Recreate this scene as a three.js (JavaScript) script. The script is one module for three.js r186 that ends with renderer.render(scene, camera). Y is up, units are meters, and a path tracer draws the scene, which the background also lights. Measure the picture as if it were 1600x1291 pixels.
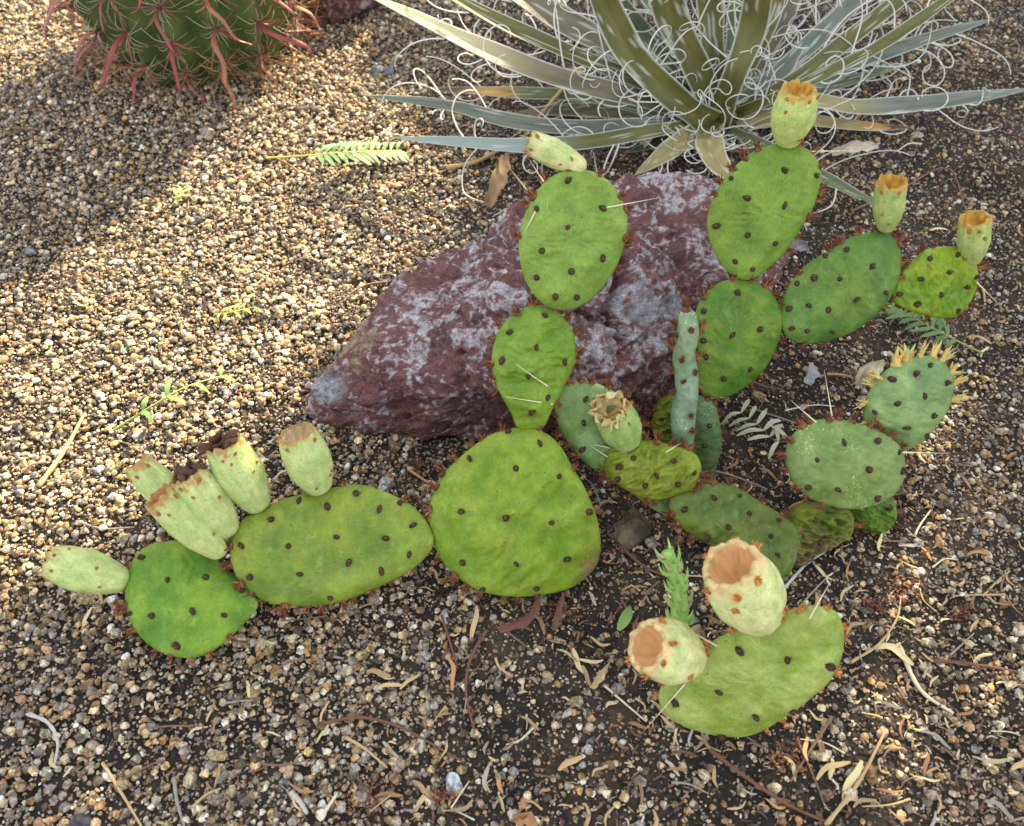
import * as THREE from 'three';
import { ConvexHull } from 'three/addons/math/ConvexHull.js';
import { mergeGeometries, mergeVertices } from 'three/addons/utils/BufferGeometryUtils.js';
import { createNoise3D } from 'simplex-noise';

// ------------------------------------------------------------------ camera, sky, sun, exposure
const scene = new THREE.Scene();
const W = 1600, HH = 1291, CAM_H = 0.63, PITCH = 52 * Math.PI / 180, FOV = 50;
const camera = new THREE.PerspectiveCamera(FOV, 1024 / 826, 0.02, 400);
camera.position.set(0, CAM_H, 0);
camera.lookAt(0, CAM_H - Math.sin(PITCH), -Math.cos(PITCH));
camera.focus = 0.74; camera.userData.fStop = 8.5;
const renderer = new THREE.WebGLRenderer({ antialias: true });
renderer.setSize(1024, 826);
renderer.toneMapping = THREE.LinearToneMapping;
renderer.toneMappingExposure = 6.7;
renderer.shadowMap.enabled = true;
const SUN = new THREE.Vector3(0.47, 0, -0.88).normalize().multiplyScalar(Math.cos(0.49)).setY(Math.sin(0.49));
{ // a clear late-afternoon sky: pale at the horizon, bluer overhead, a broad glow round the sun
  const w = 512, h = 256, d = new Float32Array(w * h * 4);
  for (let j = 0; j < h; j++) for (let i = 0; i < w; i++) {
    const el = ((j + 0.5) / h - 0.5) * Math.PI, az = ((i + 0.5) / w - 0.5) * 2 * Math.PI;
    const x = Math.cos(az) * Math.cos(el), y = Math.sin(el), z = Math.sin(az) * Math.cos(el);
    const c = x * SUN.x + y * SUN.y + z * SUN.z, t = Math.pow(1 - Math.max(0, y), 2.2), g = Math.exp((c - 1) * 7) * 0.5;
    const o = (j * w + i) * 4;
    d[o] = 0.98 + 0.50 * t + g * 1.05; d[o + 1] = 1.06 + 0.46 * t + g; d[o + 2] = 1.15 + 0.34 * t + g * 0.85; d[o + 3] = 1;
  }
  const t = new THREE.DataTexture(d, w, h, THREE.RGBAFormat, THREE.FloatType);
  t.mapping = THREE.EquirectangularReflectionMapping; t.magFilter = t.minFilter = THREE.LinearFilter; t.needsUpdate = true;
  scene.background = t; scene.environment = t; scene.environmentIntensity = 0.25; scene.backgroundIntensity = 0.25;
}
const sun = new THREE.DirectionalLight(new THREE.Color().setRGB(1, 0.81, 0.5), 4.6);
sun.position.copy(SUN).multiplyScalar(8).add(new THREE.Vector3(0, 0, -0.6)); sun.castShadow = true; sun.shadow.mapSize.set(2048, 2048); sun.shadow.radius = 1;
Object.assign(sun.shadow.camera, { left: -3, right: 3, top: 3, bottom: -3, near: 0.5, far: 20 });
scene.add(sun); scene.add(sun.target); sun.target.position.set(0, 0, -0.6);

// ------------------------------------------------------------------ helpers
let seed = 12345;
const rnd = () => { seed = (seed + 0x6d2b79f5) | 0; let t = Math.imul(seed ^ (seed >>> 15), 1 | seed); t = (t + Math.imul(t ^ (t >>> 7), 61 | t)) ^ t; return ((t ^ (t >>> 14)) >>> 0) / 4294967296; };
const rr = (a, b) => a + (b - a) * rnd(), pick = (a) => a[Math.floor(rnd() * a.length)];
const noise = createNoise3D(rnd);
const fbm = (x, y, z, o = 4) => { let s = 0, a = 0.5, f = 1; for (let i = 0; i < o; i++) { s += a * noise(x * f, y * f, z * f); a *= 0.5; f *= 2.03; } return s; };
const V = (x, y, z) => new THREE.Vector3(x, y, z);
const clamp = THREE.MathUtils.clamp, sstep = (x, a, b) => THREE.MathUtils.smoothstep(x, a, b), lerp = THREE.MathUtils.lerp;
const F = (HH / 2) / Math.tan(FOV * Math.PI / 360), EYE = camera.position.clone();
const FWD = V(0, -Math.sin(PITCH), -Math.cos(PITCH)), UP = V(0, Math.cos(PITCH), -Math.sin(PITCH)), RIGHT = V(1, 0, 0);
const ray = (px, py) => RIGHT.clone().multiplyScalar((px - W / 2) / F).addScaledVector(UP, -(py - HH / 2) / F).add(FWD).normalize();
const at = (px, py, h = 0) => { const r = ray(px, py); return EYE.clone().addScaledVector(r, (h - CAM_H) / r.y); };  // the point at height h seen there
const pix = (p) => { const d = p.clone().sub(EYE), k = d.dot(FWD); return [W / 2 + F * d.dot(RIGHT) / k, HH / 2 - F * d.dot(UP) / k]; };
const groundY = (x, z) => 0.007 * noise(x * 2.1, 3.3, z * 2.1) + 0.004 * noise(x * 7, 1.7, z * 7) + 0.0015 * noise(x * 26, 5.1, z * 26) - 0.004;
const onGround = (px, py, dh = 0) => { const p = at(px, py, 0); const q = at(px, py, groundY(p.x, p.z) + dh); return q; };
const lin = (r, g, b) => new THREE.Color().setRGB(r, g, b);
const hex = (s) => new THREE.Color(s);
const taken = new Map();
const numbered = (n) => { const k = taken.get(n) ?? 0; taken.set(n, k + 1); return k ? n + '_' + String(k).padStart(3, '0') : n; };
function tag(o, label, category, group) { o.userData.label = label; o.userData.category = category; if (group) o.userData.group = group; return o; }
function shadows(o) { o.castShadow = o.receiveShadow = true; return o; }
function top(name, o, label, category, group) { o.name = numbered(name); scene.add(o); if (o.isMesh) shadows(o); return tag(o, label, category, group); }
function part(name, geo, mat, parent) { const m = shadows(new THREE.Mesh(geo, mat)); m.name = name; parent.add(m); return m; }
const std = (o) => new THREE.MeshStandardMaterial({ roughness: 0.8, ...o });
function paint(g, f) { // vertex colours from position
  const p = g.attributes.position, c = new Float32Array(p.count * 3);
  for (let i = 0; i < p.count; i++) { const k = f(p.getX(i), p.getY(i), p.getZ(i), i); c[i * 3] = k.r; c[i * 3 + 1] = k.g; c[i * 3 + 2] = k.b; }
  g.setAttribute('color', new THREE.BufferAttribute(c, 3)); return g;
}
const solid = (g, c) => paint(g, () => c);
function bare(g) { for (const k of Object.keys(g.attributes)) if (!['position', 'normal', 'color'].includes(k)) g.deleteAttribute(k); return g.index ? g.toNonIndexed() : g; }
function merge(list) { return mergeGeometries(list.map(bare)); }
function uvXY(g, k = 1, a = 'x', b = 'z') { const p = g.attributes.position, u = new Float32Array(p.count * 2), gx = { x: 'getX', y: 'getY', z: 'getZ' }; for (let i = 0; i < p.count; i++) { u[i * 2] = p[gx[a]](i) * k; u[i * 2 + 1] = p[gx[b]](i) * k; } g.setAttribute('uv', new THREE.BufferAttribute(u, 2)); return g; }
// a tube with its own radius along the way; pts are Vector3
function tube(pts, rad, sides = 5, seg = 0) {
  const curve = new THREE.CatmullRomCurve3(pts), n = seg || (pts.length - 1) * 3, fr = curve.computeFrenetFrames(n, false), pos = [], idx = [];
  for (let i = 0; i <= n; i++) { const t = i / n, c = curve.getPointAt(t), r = typeof rad === 'function' ? rad(t) : rad;
    for (let j = 0; j < sides; j++) { const a = j / sides * Math.PI * 2, q = c.clone().addScaledVector(fr.normals[i], Math.cos(a) * r).addScaledVector(fr.binormals[i], Math.sin(a) * r); pos.push(q.x, q.y, q.z); } }
  for (let i = 0; i < n; i++) for (let j = 0; j < sides; j++) { const a = i * sides + j, b = i * sides + (j + 1) % sides; idx.push(a, b, a + sides, b, b + sides, a + sides); }
  const cap = (row, flip) => { for (let j = 1; j < sides - 1; j++) flip ? idx.push(row, row + j + 1, row + j) : idx.push(row, row + j, row + j + 1); };
  cap(0, true); cap(n * sides, false);
  const g = new THREE.BufferGeometry(); g.setAttribute('position', new THREE.Float32BufferAttribute(pos, 3)); g.setIndex(idx); g.computeVertexNormals(); return g;
}
function cone(from, to, r, sides = 4) { // a spike
  const d = to.clone().sub(from), l = d.length(), g = new THREE.CylinderGeometry(r * 0.12, r, l, sides, 1); g.translate(0, l / 2, 0);
  g.applyQuaternion(new THREE.Quaternion().setFromUnitVectors(V(0, 1, 0), d.normalize())); g.translate(from.x, from.y, from.z); return g;
}
// a thin closed strip along points, with its own half width and fold; colours by f(t, s)
function strip(pts, half, normal, o = {}) {
  const { seg = 10, across = 4, thick = 0.0006, fold = 0, twist = 0, color } = o;
  const curve = new THREE.CatmullRomCurve3(pts), rows = [], top_ = [], col = [];
  for (let i = 0; i <= seg; i++) {
    const t = i / seg, c = curve.getPointAt(t), tan = curve.getTangentAt(t), n0 = (typeof normal === 'function' ? normal(t) : normal).clone();
    let side = new THREE.Vector3().crossVectors(tan, n0).normalize(), n = new THREE.Vector3().crossVectors(side, tan).normalize();
    if (twist) { const q = new THREE.Quaternion().setFromAxisAngle(tan, twist * t); side.applyQuaternion(q); n.applyQuaternion(q); }
    const w = half(t), f = (typeof fold === 'function' ? fold(t) : fold), row = [];
    for (let j = 0; j <= across; j++) { const s = j / across * 2 - 1; row.push([c.clone().addScaledVector(side, s * w).addScaledVector(n, f * w * (Math.abs(s) ** 1.3) ), n, s, t]); }
    rows.push(row);
  }
  const pos = [], idx = [], m = across + 1, N = (seg + 1) * m;
  for (const sgn of [0.5, -0.5]) for (const row of rows) for (const [p, n, s, t] of row) { const e = thick * sgn * (1 - 0.75 * s * s) ; pos.push(p.x + n.x * e, p.y + n.y * e, p.z + n.z * e); if (color) { const k = color(t, s, p, sgn > 0); col.push(k.r, k.g, k.b); } }
  for (let i = 0; i < seg; i++) for (let j = 0; j < across; j++) { const a = i * m + j, b = a + 1, c = a + m, d = c + 1; idx.push(a, b, c, b, d, c); idx.push(N + a, N + c, N + b, N + b, N + c, N + d); }
  for (let i = 0; i < seg; i++) for (const j of [0, across]) { const a = i * m + j, c = a + m; j ? idx.push(a, N + a, c, c, N + a, N + c) : idx.push(a, c, N + a, c, N + c, N + a); }
  for (const i of [0, seg]) for (let j = 0; j < across; j++) { const a = i * m + j, b = a + 1; i ? idx.push(a, b, N + a, b, N + b, N + a) : idx.push(a, N + a, b, b, N + a, N + b); }
  const g = new THREE.BufferGeometry(); g.setAttribute('position', new THREE.Float32BufferAttribute(pos, 3)); if (color) g.setAttribute('color', new THREE.Float32BufferAttribute(col, 3));
  g.setIndex(idx); g.computeVertexNormals(); return g;
}
function dataTex(n, f, srgb = true) {
  const d = new Uint8Array(n * n * 4);
  for (let j = 0; j < n; j++) for (let i = 0; i < n; i++) { const c = f(i / n, j / n), o = (j * n + i) * 4; d[o] = clamp(c[0], 0, 1) * 255; d[o + 1] = clamp(c[1], 0, 1) * 255; d[o + 2] = clamp(c[2], 0, 1) * 255; d[o + 3] = 255; }
  const t = new THREE.DataTexture(d, n, n); t.wrapS = t.wrapT = THREE.RepeatWrapping; t.magFilter = THREE.LinearFilter; t.minFilter = THREE.LinearMipmapLinearFilter; t.generateMipmaps = true;
  if (srgb) t.colorSpace = THREE.SRGBColorSpace; t.needsUpdate = true; return t;
}
// noise that repeats over the unit square
const tnoise = (u, v, k, z = 0) => {
  const h = (i, j) => { let n = Math.imul(((i % k) + k) % k + 1, 374761393) ^ Math.imul(((j % k) + k) % k + 7, 668265263) ^ Math.imul(z + 3, 2246822519); n = Math.imul(n ^ (n >>> 13), 1274126177); return (((n ^ (n >>> 16)) >>> 0) / 2147483648) - 1; };
  const x = u * k, y = v * k, i = Math.floor(x), j = Math.floor(y), a = x - i, b = y - j, s = a * a * (3 - 2 * a), t = b * b * (3 - 2 * b);
  return lerp(lerp(h(i, j), h(i + 1, j), s), lerp(h(i, j + 1), h(i + 1, j + 1), s), t);
};

// ------------------------------------------------------------------ the ground
// 0 inside the gravelled bed round the camera's view, 1 where single stones are too far to tell apart
const beyond = (x, z) => sstep(Math.max(Math.abs(x) - 1.25, Math.abs(z + 0.8) - 1.05) + 0.12 * noise(x * 3, 8, z * 3), -0.12, 0.2);
// how stony the soil is: dense gravel to the left, dark soil with litter to the right
function stony(x, z) {
  const [px, py] = pix(V(x, 0, z)), n = 0.5 * noise(x * 4.2, 0.3, z * 4.2) + 0.35 * noise(x * 13, 9, z * 13);
  let d = 1.0 - 0.62 * sstep(px + n * 130 + (py - 645) * 0.05, 560, 880);
  if (py < 420) d = Math.max(d, 0.72 * sstep(py, 430, 330));
  d += 0.25 * sstep(px, 1330, 1520) * sstep(py, 430, 620);
  return clamp(d + n * 0.3, 0.08, 1);
}
{
  // near sheet, finely divided, and the same sheet going on to the horizon
  const soil = dataTex(1024, (u, v) => {
    const a = tnoise(u, v, 9), b = tnoise(u, v, 40, 3), c = tnoise(u, v, 160, 7), g = clamp(0.5 + 0.24 * a + 0.26 * b + 0.3 * c, 0, 1), r = 0.03 * Math.max(0, tnoise(u, v, 14, 11) + 0.4 * tnoise(u, v, 70, 13));
    return [0.10 + 0.30 * g + r, 0.085 + 0.26 * g, 0.068 + 0.215 * g];
  });
  const soilBump = dataTex(1024, (u, v) => { const g = 0.5 + 0.2 * tnoise(u, v, 60, 5) + 0.3 * tnoise(u, v, 210, 8); return [g, g, g]; }, false);
  const mat = std({ map: soil, bumpMap: soilBump, bumpScale: 0.004, roughness: 0.95, vertexColors: true });
  const xs = [], zs = [];
  for (let i = -40; i <= 40; i++) xs.push(Math.sign(i) * (Math.abs(i) <= 28 ? Math.abs(i) * 0.045 : 1.26 + (Math.exp((Math.abs(i) - 28) * 0.46) - 1) * 0.22));
  const fine = []; for (let x = -1.26; x < 1.261; x += 0.012) fine.push(x);
  const X = [...xs.filter((x) => x < -1.27), ...fine, ...xs.filter((x) => x > 1.27)];
  const Z = [...xs.filter((x) => x < -1.27).map((x) => x - 0.6), ...fine.map((x) => x - 0.6), ...xs.filter((x) => x > 1.27).map((x) => x - 0.6)];
  const pos = [], uv = [], idx = [], m = X.length;
  for (const z of Z) for (const x of X) { pos.push(x, groundY(x, z), z); uv.push(x / 0.5, z / 0.5); }
  for (let j = 0; j < Z.length - 1; j++) for (let i = 0; i < m - 1; i++) { const a = j * m + i; idx.push(a, a + m, a + 1, a + 1, a + m, a + m + 1); }
  const g = new THREE.BufferGeometry(); g.setAttribute('position', new THREE.Float32BufferAttribute(pos, 3)); g.setAttribute('uv', new THREE.Float32BufferAttribute(uv, 2)); g.setIndex(idx); g.computeVertexNormals();
  const near = lin(0.36, 0.335, 0.31), wide = lin(2.0, 1.8, 1.4); paint(g, (x, y, z) => near.clone().lerp(wide, beyond(x, z)));
  const o = shadows(new THREE.Mesh(g, mat)); o.name = 'ground'; o.userData.kind = 'structure'; o.userData.label = 'dark gritty garden soil'; scene.add(o);
}
const STONE = ['#b59b74', '#c4ad86', '#a48a66', '#cfbf9d', '#9c8c77', '#8a8177', '#b3a592', '#b58c5c', '#967a58', '#d3cab8', '#bfa279', '#7a7168', '#a98460', '#908880', '#c2b294', '#d9d3c6', '#67584a', '#8f8a86', '#a59c90'].map(hex);
function stoneGeo(detail, k, flat, s) {
  let g = new THREE.IcosahedronGeometry(1, detail); g.deleteAttribute('uv'); g.deleteAttribute('normal'); g = mergeVertices(g, 1e-4);
  const p = g.attributes.position, ax = [rr(0.8, 1.25), rr(0.55, 0.85), rr(0.75, 1.1)], cuts = [...Array(8)].map(() => [V(rr(-1, 1), rr(-1, 1), rr(-1, 1)).normalize(), rr(0.5, 0.85)]);
  for (let i = 0; i < p.count; i++) { const v = V(p.getX(i), p.getY(i), p.getZ(i)); v.multiplyScalar(1 + k * noise(v.x * 1.4 + s, v.y * 1.4, v.z * 1.4) + k * 0.4 * noise(v.x * 3.7, v.y * 3.7 + s, v.z * 3.7)); for (const [n, d] of cuts) { const e = v.dot(n) - d; if (e > 0) v.addScaledVector(n, -e * 0.85); } p.setXYZ(i, v.x * ax[0], v.y * ax[1], v.z * ax[2]); }
  if (flat) g = g.toNonIndexed(); g.computeVertexNormals(); const q = g.attributes.position, u = new Float32Array(q.count * 2); for (let i = 0; i < q.count; i++) { u[i * 2] = q.getX(i) * 0.19 + q.getY(i) * 0.08 + s * 0.13; u[i * 2 + 1] = q.getZ(i) * 0.19 - q.getY(i) * 0.11 + s * 0.29; } g.setAttribute('uv', new THREE.BufferAttribute(u, 2)); return g;
}
const fineStones = [0, 1, 2].map((i) => stoneGeo(1, 0.22, true, i * 7 + 1)), midStones = [0, 1, 2, 3].map((i) => stoneGeo(1, 0.26, i % 2 === 0, i * 5 + 2)), bigStones = [0, 1, 2, 3, 4].map((i) => stoneGeo(3, 0.25, false, i * 3 + 4));
const grain = dataTex(256, (u, v) => { const a = tnoise(u, v, 8, 31), b = tnoise(u, v, 24, 33), c = tnoise(u, v, 64, 35), k = 0.83 + 0.2 * a + 0.2 * b + 0.16 * c; return [k, k * (0.98 + 0.05 * b), k * (0.96 + 0.08 * a)]; });
const grainBump = dataTex(256, (u, v) => { const k = 0.5 + 0.3 * tnoise(u, v, 20, 41) + 0.25 * tnoise(u, v, 60, 43); return [k, k, k]; }, false);
const stoneMat = std({ color: 0xffffff, map: grain, bumpMap: grainBump, bumpScale: 0.0007, roughness: 0.72 });
const inView = (p, m = 0) => { const [x, y] = pix(p); return x > -m && x < W + m && y > -m && y < HH + m; };
{
  const Q = new THREE.Quaternion(), E = new THREE.Euler(), M = new THREE.Matrix4(), S = new THREE.Vector3(), P = new THREE.Vector3();
  function spread(name, label, geos, count, size, region, keep, lift) {
    const lists = geos.map(() => []);
    for (let i = 0; i < count; i++) {
      const x = rr(region[0], region[1]), z = rr(region[2], region[3]), dens = stony(x, z);
      if (rnd() > keep(dens) || rnd() < beyond(x, z)) continue;
      const s = size() * (0.75 + 0.25 * dens);
      E.set(rr(-0.5, 0.5), rr(0, 6.28), rr(-0.5, 0.5)); Q.setFromEuler(E); S.set(s, s, s); P.set(x, groundY(x, z) + s * rr(0.0, 0.35) + lift(dens), z);
      const c = pick(STONE).clone().multiplyScalar(rr(0.85, 1.65)); if (rnd() < 0.16) c.multiplyScalar(0.4); c.r = Math.min(c.r, 0.92); c.g = Math.min(c.g, 0.88); c.b = Math.min(c.b, 0.8);
      lists[Math.floor(rnd() * geos.length)].push([M.compose(P, Q, S).clone(), c]);
    }
    const holder = new THREE.Group(); holder.name = name; holder.userData = { kind: 'stuff', label, category: 'gravel' }; scene.add(holder);
    lists.forEach((l, k) => { const im = new THREE.InstancedMesh(geos[k], stoneMat, l.length); im.name = 'grains'; im.userData.kind = 'stuff'; l.forEach(([m, c], i) => { im.setMatrixAt(i, m); im.setColorAt(i, c); }); shadows(im); holder.add(im); });
  }
  spread('sand', 'coarse sand between the pebbles', fineStones, 480000, () => 0.0006 + 0.0011 * rnd() ** 1.5, [-1.3, 1.3, -1.75, 0.1], (d) => 0.35 + 0.65 * d, (d) => rnd() * 0.0015 * d);
  spread('gravel', 'tan and cream gravel of small angular pebbles', midStones, 360000, () => 0.0013 + 0.003 * rnd() ** 2.7, [-1.5, 1.5, -2.0, 0.35], (d) => 0.12 + 0.88 * d ** 1.4, (d) => rnd() * 0.003 * d);
}
// ------------------------------------------------------------------ the tree out of frame whose crown shades the bed
{
  const tree = new THREE.Group(); tree.name = 'shade_tree'; scene.add(tree);
  tag(tree, 'leafy garden tree standing behind and right of the bed, shading it', 'tree');
  // sunlit part of the ground, as read from the photograph's shadow edge
  const lit = [[-400, 1030], [0, 905], [170, 865], [350, 775], [460, 680], [530, 580], [600, 505], [680, 430], [750, 340], [770, 270], [720, 190], [640, 110], [610, 40], [600, -60], [560, -420], [-1400, -420]].map(([x, y]) => at(x, y, 0));
  const inside = (x, z) => { let c = false; for (let i = 0, j = lit.length - 1; i < lit.length; j = i++) { const a = lit[i], b = lit[j]; if ((a.z > z) !== (b.z > z) && x < (b.x - a.x) * (z - a.z) / (b.z - a.z) + a.x) c = !c; } return c; };
  const thin = [[1530, 690, 0.10], [1500, 830, 0.06], [1440, 1180, 0.09], [1560, 1000, 0.05], [1390, 930, 0.05], [640, 270, 0.03], [1480, 60, 0.1]].map(([x, y, r]) => [at(x, y, 0), r]);
  tree.position.set(SUN.x * 3.15 + 0.75, 0, SUN.z * 3.15 - 0.75);
  const base = tree.position, leaf = strip([V(0, 0, 0), V(0, 0.004, 0.022), V(0, 0, 0.046)], (t) => 0.0105 * Math.sin(Math.PI * clamp(t, 0.03, 0.97)) ** 0.8, V(0, 1, 0), { seg: 3, across: 2, thick: 0.0003, fold: 0.2 });
  const mats = [], cols = [], M = new THREE.Matrix4(), E = new THREE.Euler(), Q = new THREE.Quaternion(), S = new THREE.Vector3();
  for (let i = 0; mats.length < 46000 && i < 400000; i++) {
    const x = rr(-1.5, 2.3), z = rr(-2.6, 0.75); if (inside(x, z)) continue;
    const far = Math.hypot((x - 0.5) / 1.9, (z + 0.75) / 1.7); if (far > 1 + 0.25 * noise(x * 2, z * 2, 4)) continue;
    let keep = 1; for (const [c, r] of thin) { const d = Math.hypot(x - c.x, z - c.z) / r; if (d < 1) keep = Math.min(keep, 0.10 + 0.9 * d * d); }
    if (rnd() > keep) continue;
    const t = 3.0 + 0.45 * noise(x * 1.6, 2, z * 1.6) + rr(-0.32, 0.32), p = V(x, 0, z).addScaledVector(SUN, t).sub(base);
    E.set(rr(-1.2, 1.2), rr(0, 6.28), rr(-1.2, 1.2)); const s = rr(0.8, 1.35); mats.push(M.compose(p, Q.setFromEuler(E), S.set(s, s, s)).clone()); cols.push(lin(0.05, 0.085, 0.02).multiplyScalar(rr(0.7, 1.3)));
  }
  const crown = new THREE.InstancedMesh(leaf, new THREE.MeshPhysicalMaterial({ color: 0xffffff, roughness: 0.7 }), mats.length); crown.name = 'crown'; crown.userData.kind = 'stuff';
  mats.forEach((m, i) => { crown.setMatrixAt(i, m); crown.setColorAt(i, cols[i]); }); tree.add(shadows(crown));
  const bark = std({ color: lin(0.09, 0.065, 0.045), roughness: 0.95 });
  part('trunk', tube([V(0, -0.05, 0), V(0.03, 0.5, 0.05), V(-0.04, 1.0, 0.1), V(0, 1.5, 0.3)], (t) => 0.07 - 0.045 * t, 10, 14), bark, tree);
  for (let k = 0; k < 9; k++) { const a = k * 0.7 + 0.3, h = 0.55 + k * 0.09, e = mats[Math.floor((k + 0.5) / 9 * mats.length)].elements, tip = V(e[12], e[13], e[14]); part('limb', tube([V(0, h, 0.07), V(tip.x * 0.4, lerp(h, tip.y, 0.55), tip.z * 0.4), tip], (t) => 0.03 - 0.024 * t, 7, 8), bark, tree); }
}
// ------------------------------------------------------------------ rocks
function rockFrom(points, centre, res, rough, colour, cracks = []) {
  const hull = new ConvexHull().setFromPoints(points), planes = [];
  for (const f of hull.faces) { const d = f.normal.dot(f.midpoint.clone().sub(centre)); planes.push([f.normal.clone(), d]); }
  // the hull's faces split until no edge is longer than res, then rounded and roughened
  let tris = []; for (const f of hull.faces) { let e = f.edge; const a = e.head().point; e = e.next; const b = e.head().point; e = e.next; tris.push([a.clone(), b.clone(), e.head().point.clone()]); }
  for (let pass = 0; pass < 9; pass++) { let again = false; const out = []; for (const [a, b, c] of tris) {
    const x = a.distanceTo(b) > res, y = b.distanceTo(c) > res, z = c.distanceTo(a) > res, m = (p, q) => p.clone().add(q).multiplyScalar(0.5);
    if (!x && !y && !z) { out.push([a, b, c]); continue; } again = true; const ab = x && m(a, b), bc = y && m(b, c), ca = z && m(c, a);
    if (x && y && z) out.push([a, ab, ca], [ab, b, bc], [ca, bc, c], [ab, bc, ca]);
    else if (x && y) out.push([ab, b, bc], [a, ab, bc], [a, bc, c]); else if (y && z) out.push([bc, c, ca], [b, bc, ca], [a, b, ca]); else if (z && x) out.push([ca, a, ab], [c, ca, ab], [b, c, ab]);
    else if (x) out.push([a, ab, c], [ab, b, c]); else if (y) out.push([a, b, bc], [a, bc, c]); else out.push([a, b, ca], [ca, b, c]);
  } tris = out; if (!again) break; }
  const pos = [], idx = [], seen = new Map(), move = (h) => {
    const d = h.clone().sub(centre).normalize(); let s = 0; for (const [n, k] of planes) { const c = n.dot(d); if (c > 0) s += (c / k) ** 40; }
    const p = d.clone().multiplyScalar(s ** (-1 / 40)).add(centre);
    let e = rough(p); for (const [pts, w, depth] of cracks) { let m = 1; for (let k = 0; k < pts.length - 1; k++) { const ab = pts[k + 1].clone().sub(pts[k]), u = clamp(p.clone().sub(pts[k]).dot(ab) / ab.lengthSq(), 0, 1); m = Math.min(m, p.distanceTo(pts[k].clone().addScaledVector(ab, u))); } m += 0.0022 * noise(p.x * 70, p.y * 70, p.z * 70); e -= depth * Math.exp(-((m / w) ** 2)); }
    return p.addScaledVector(d, e);
  };
  for (const t of tris) for (const v of t) { const k = Math.round(v.x * 1e5) + ',' + Math.round(v.y * 1e5) + ',' + Math.round(v.z * 1e5); let i = seen.get(k); if (i === undefined) { const p = move(v); i = pos.length / 3; pos.push(p.x, p.y, p.z); seen.set(k, i); } idx.push(i); }
  const g = new THREE.BufferGeometry(); g.setAttribute('position', new THREE.Float32BufferAttribute(pos, 3)); g.setIndex(idx); g.computeVertexNormals();
  paint(g, (x, y, z) => colour(V(x, y, z))); const q = g.attributes.position, u = new Float32Array(q.count * 2); for (let i = 0; i < q.count; i++) { u[i * 2] = q.getX(i) * 9; u[i * 2 + 1] = (q.getY(i) - q.getZ(i)) * 7; } g.setAttribute('uv', new THREE.BufferAttribute(u, 2)); return { g, planes };
}
const grit = dataTex(512, (u, v) => { const g = 0.5 + 0.25 * tnoise(u, v, 64, 2) + 0.3 * tnoise(u, v, 170, 4); return [g, g, g]; }, false);
const gritTone = dataTex(1024, (u, v) => { const k = 0.86 + 0.1 * tnoise(u, v, 40, 51) + 0.12 * tnoise(u, v, 110, 53) + 0.14 * tnoise(u, v, 260, 55), w = tnoise(u, v, 150, 57) + 0.5 * tnoise(u, v, 30, 58) > 0.85 ? 0.25 : 0; return [k + w * 0.8, k + w, k + w]; });
const rockMat = std({ vertexColors: true, map: gritTone, roughness: 0.82, bumpMap: grit, bumpScale: 0.0012 });
const maroon = (p, pale) => { // dark red stone with chalky lavender crusts and veins
  const q = p.clone().multiplyScalar(9), w = V(fbm(q.x, q.y, q.z), fbm(q.x + 9, q.y, q.z), fbm(q.x, q.y + 9, q.z)).multiplyScalar(0.9);
  const a = fbm(q.x + w.x, q.y * 1.6 + w.y, q.z + w.z, 5), b = 1 - Math.abs(fbm(q.x * 0.9 + w.y, q.y * 2.1 + w.z, q.z * 0.9 + w.x, 4)) * 4.5, f = noise(p.x * 110, p.y * 110, p.z * 110), f2 = noise(p.x * 230, p.y * 230, p.z * 230);
  const c = lin(0.125, 0.042, 0.046).lerp(lin(0.205, 0.085, 0.072), clamp(0.5 + a * 0.9 + f * 0.15, 0, 1)).lerp(lin(0.06, 0.032, 0.04), sstep(noise(q.x * 1.7, q.y * 1.7, q.z * 1.7 + 4) + f * 0.2, 0.35, 0.75) * 0.4);
  const crust = sstep(a * 0.95 + f * 0.15 + f2 * 0.12 + pale, 0.2, 0.48), vein = sstep(b + f * 0.28 + f2 * 0.24 + pale * 0.5, 0.66, 1.05);
  return c.multiplyScalar(0.95).lerp(lin(0.43, 0.4, 0.44), clamp(Math.max(crust * 0.85, vein * 0.75), 0, 1)).multiplyScalar(1 + 0.16 * f2 + 0.1 * f);
};
let mainRock;
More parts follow.
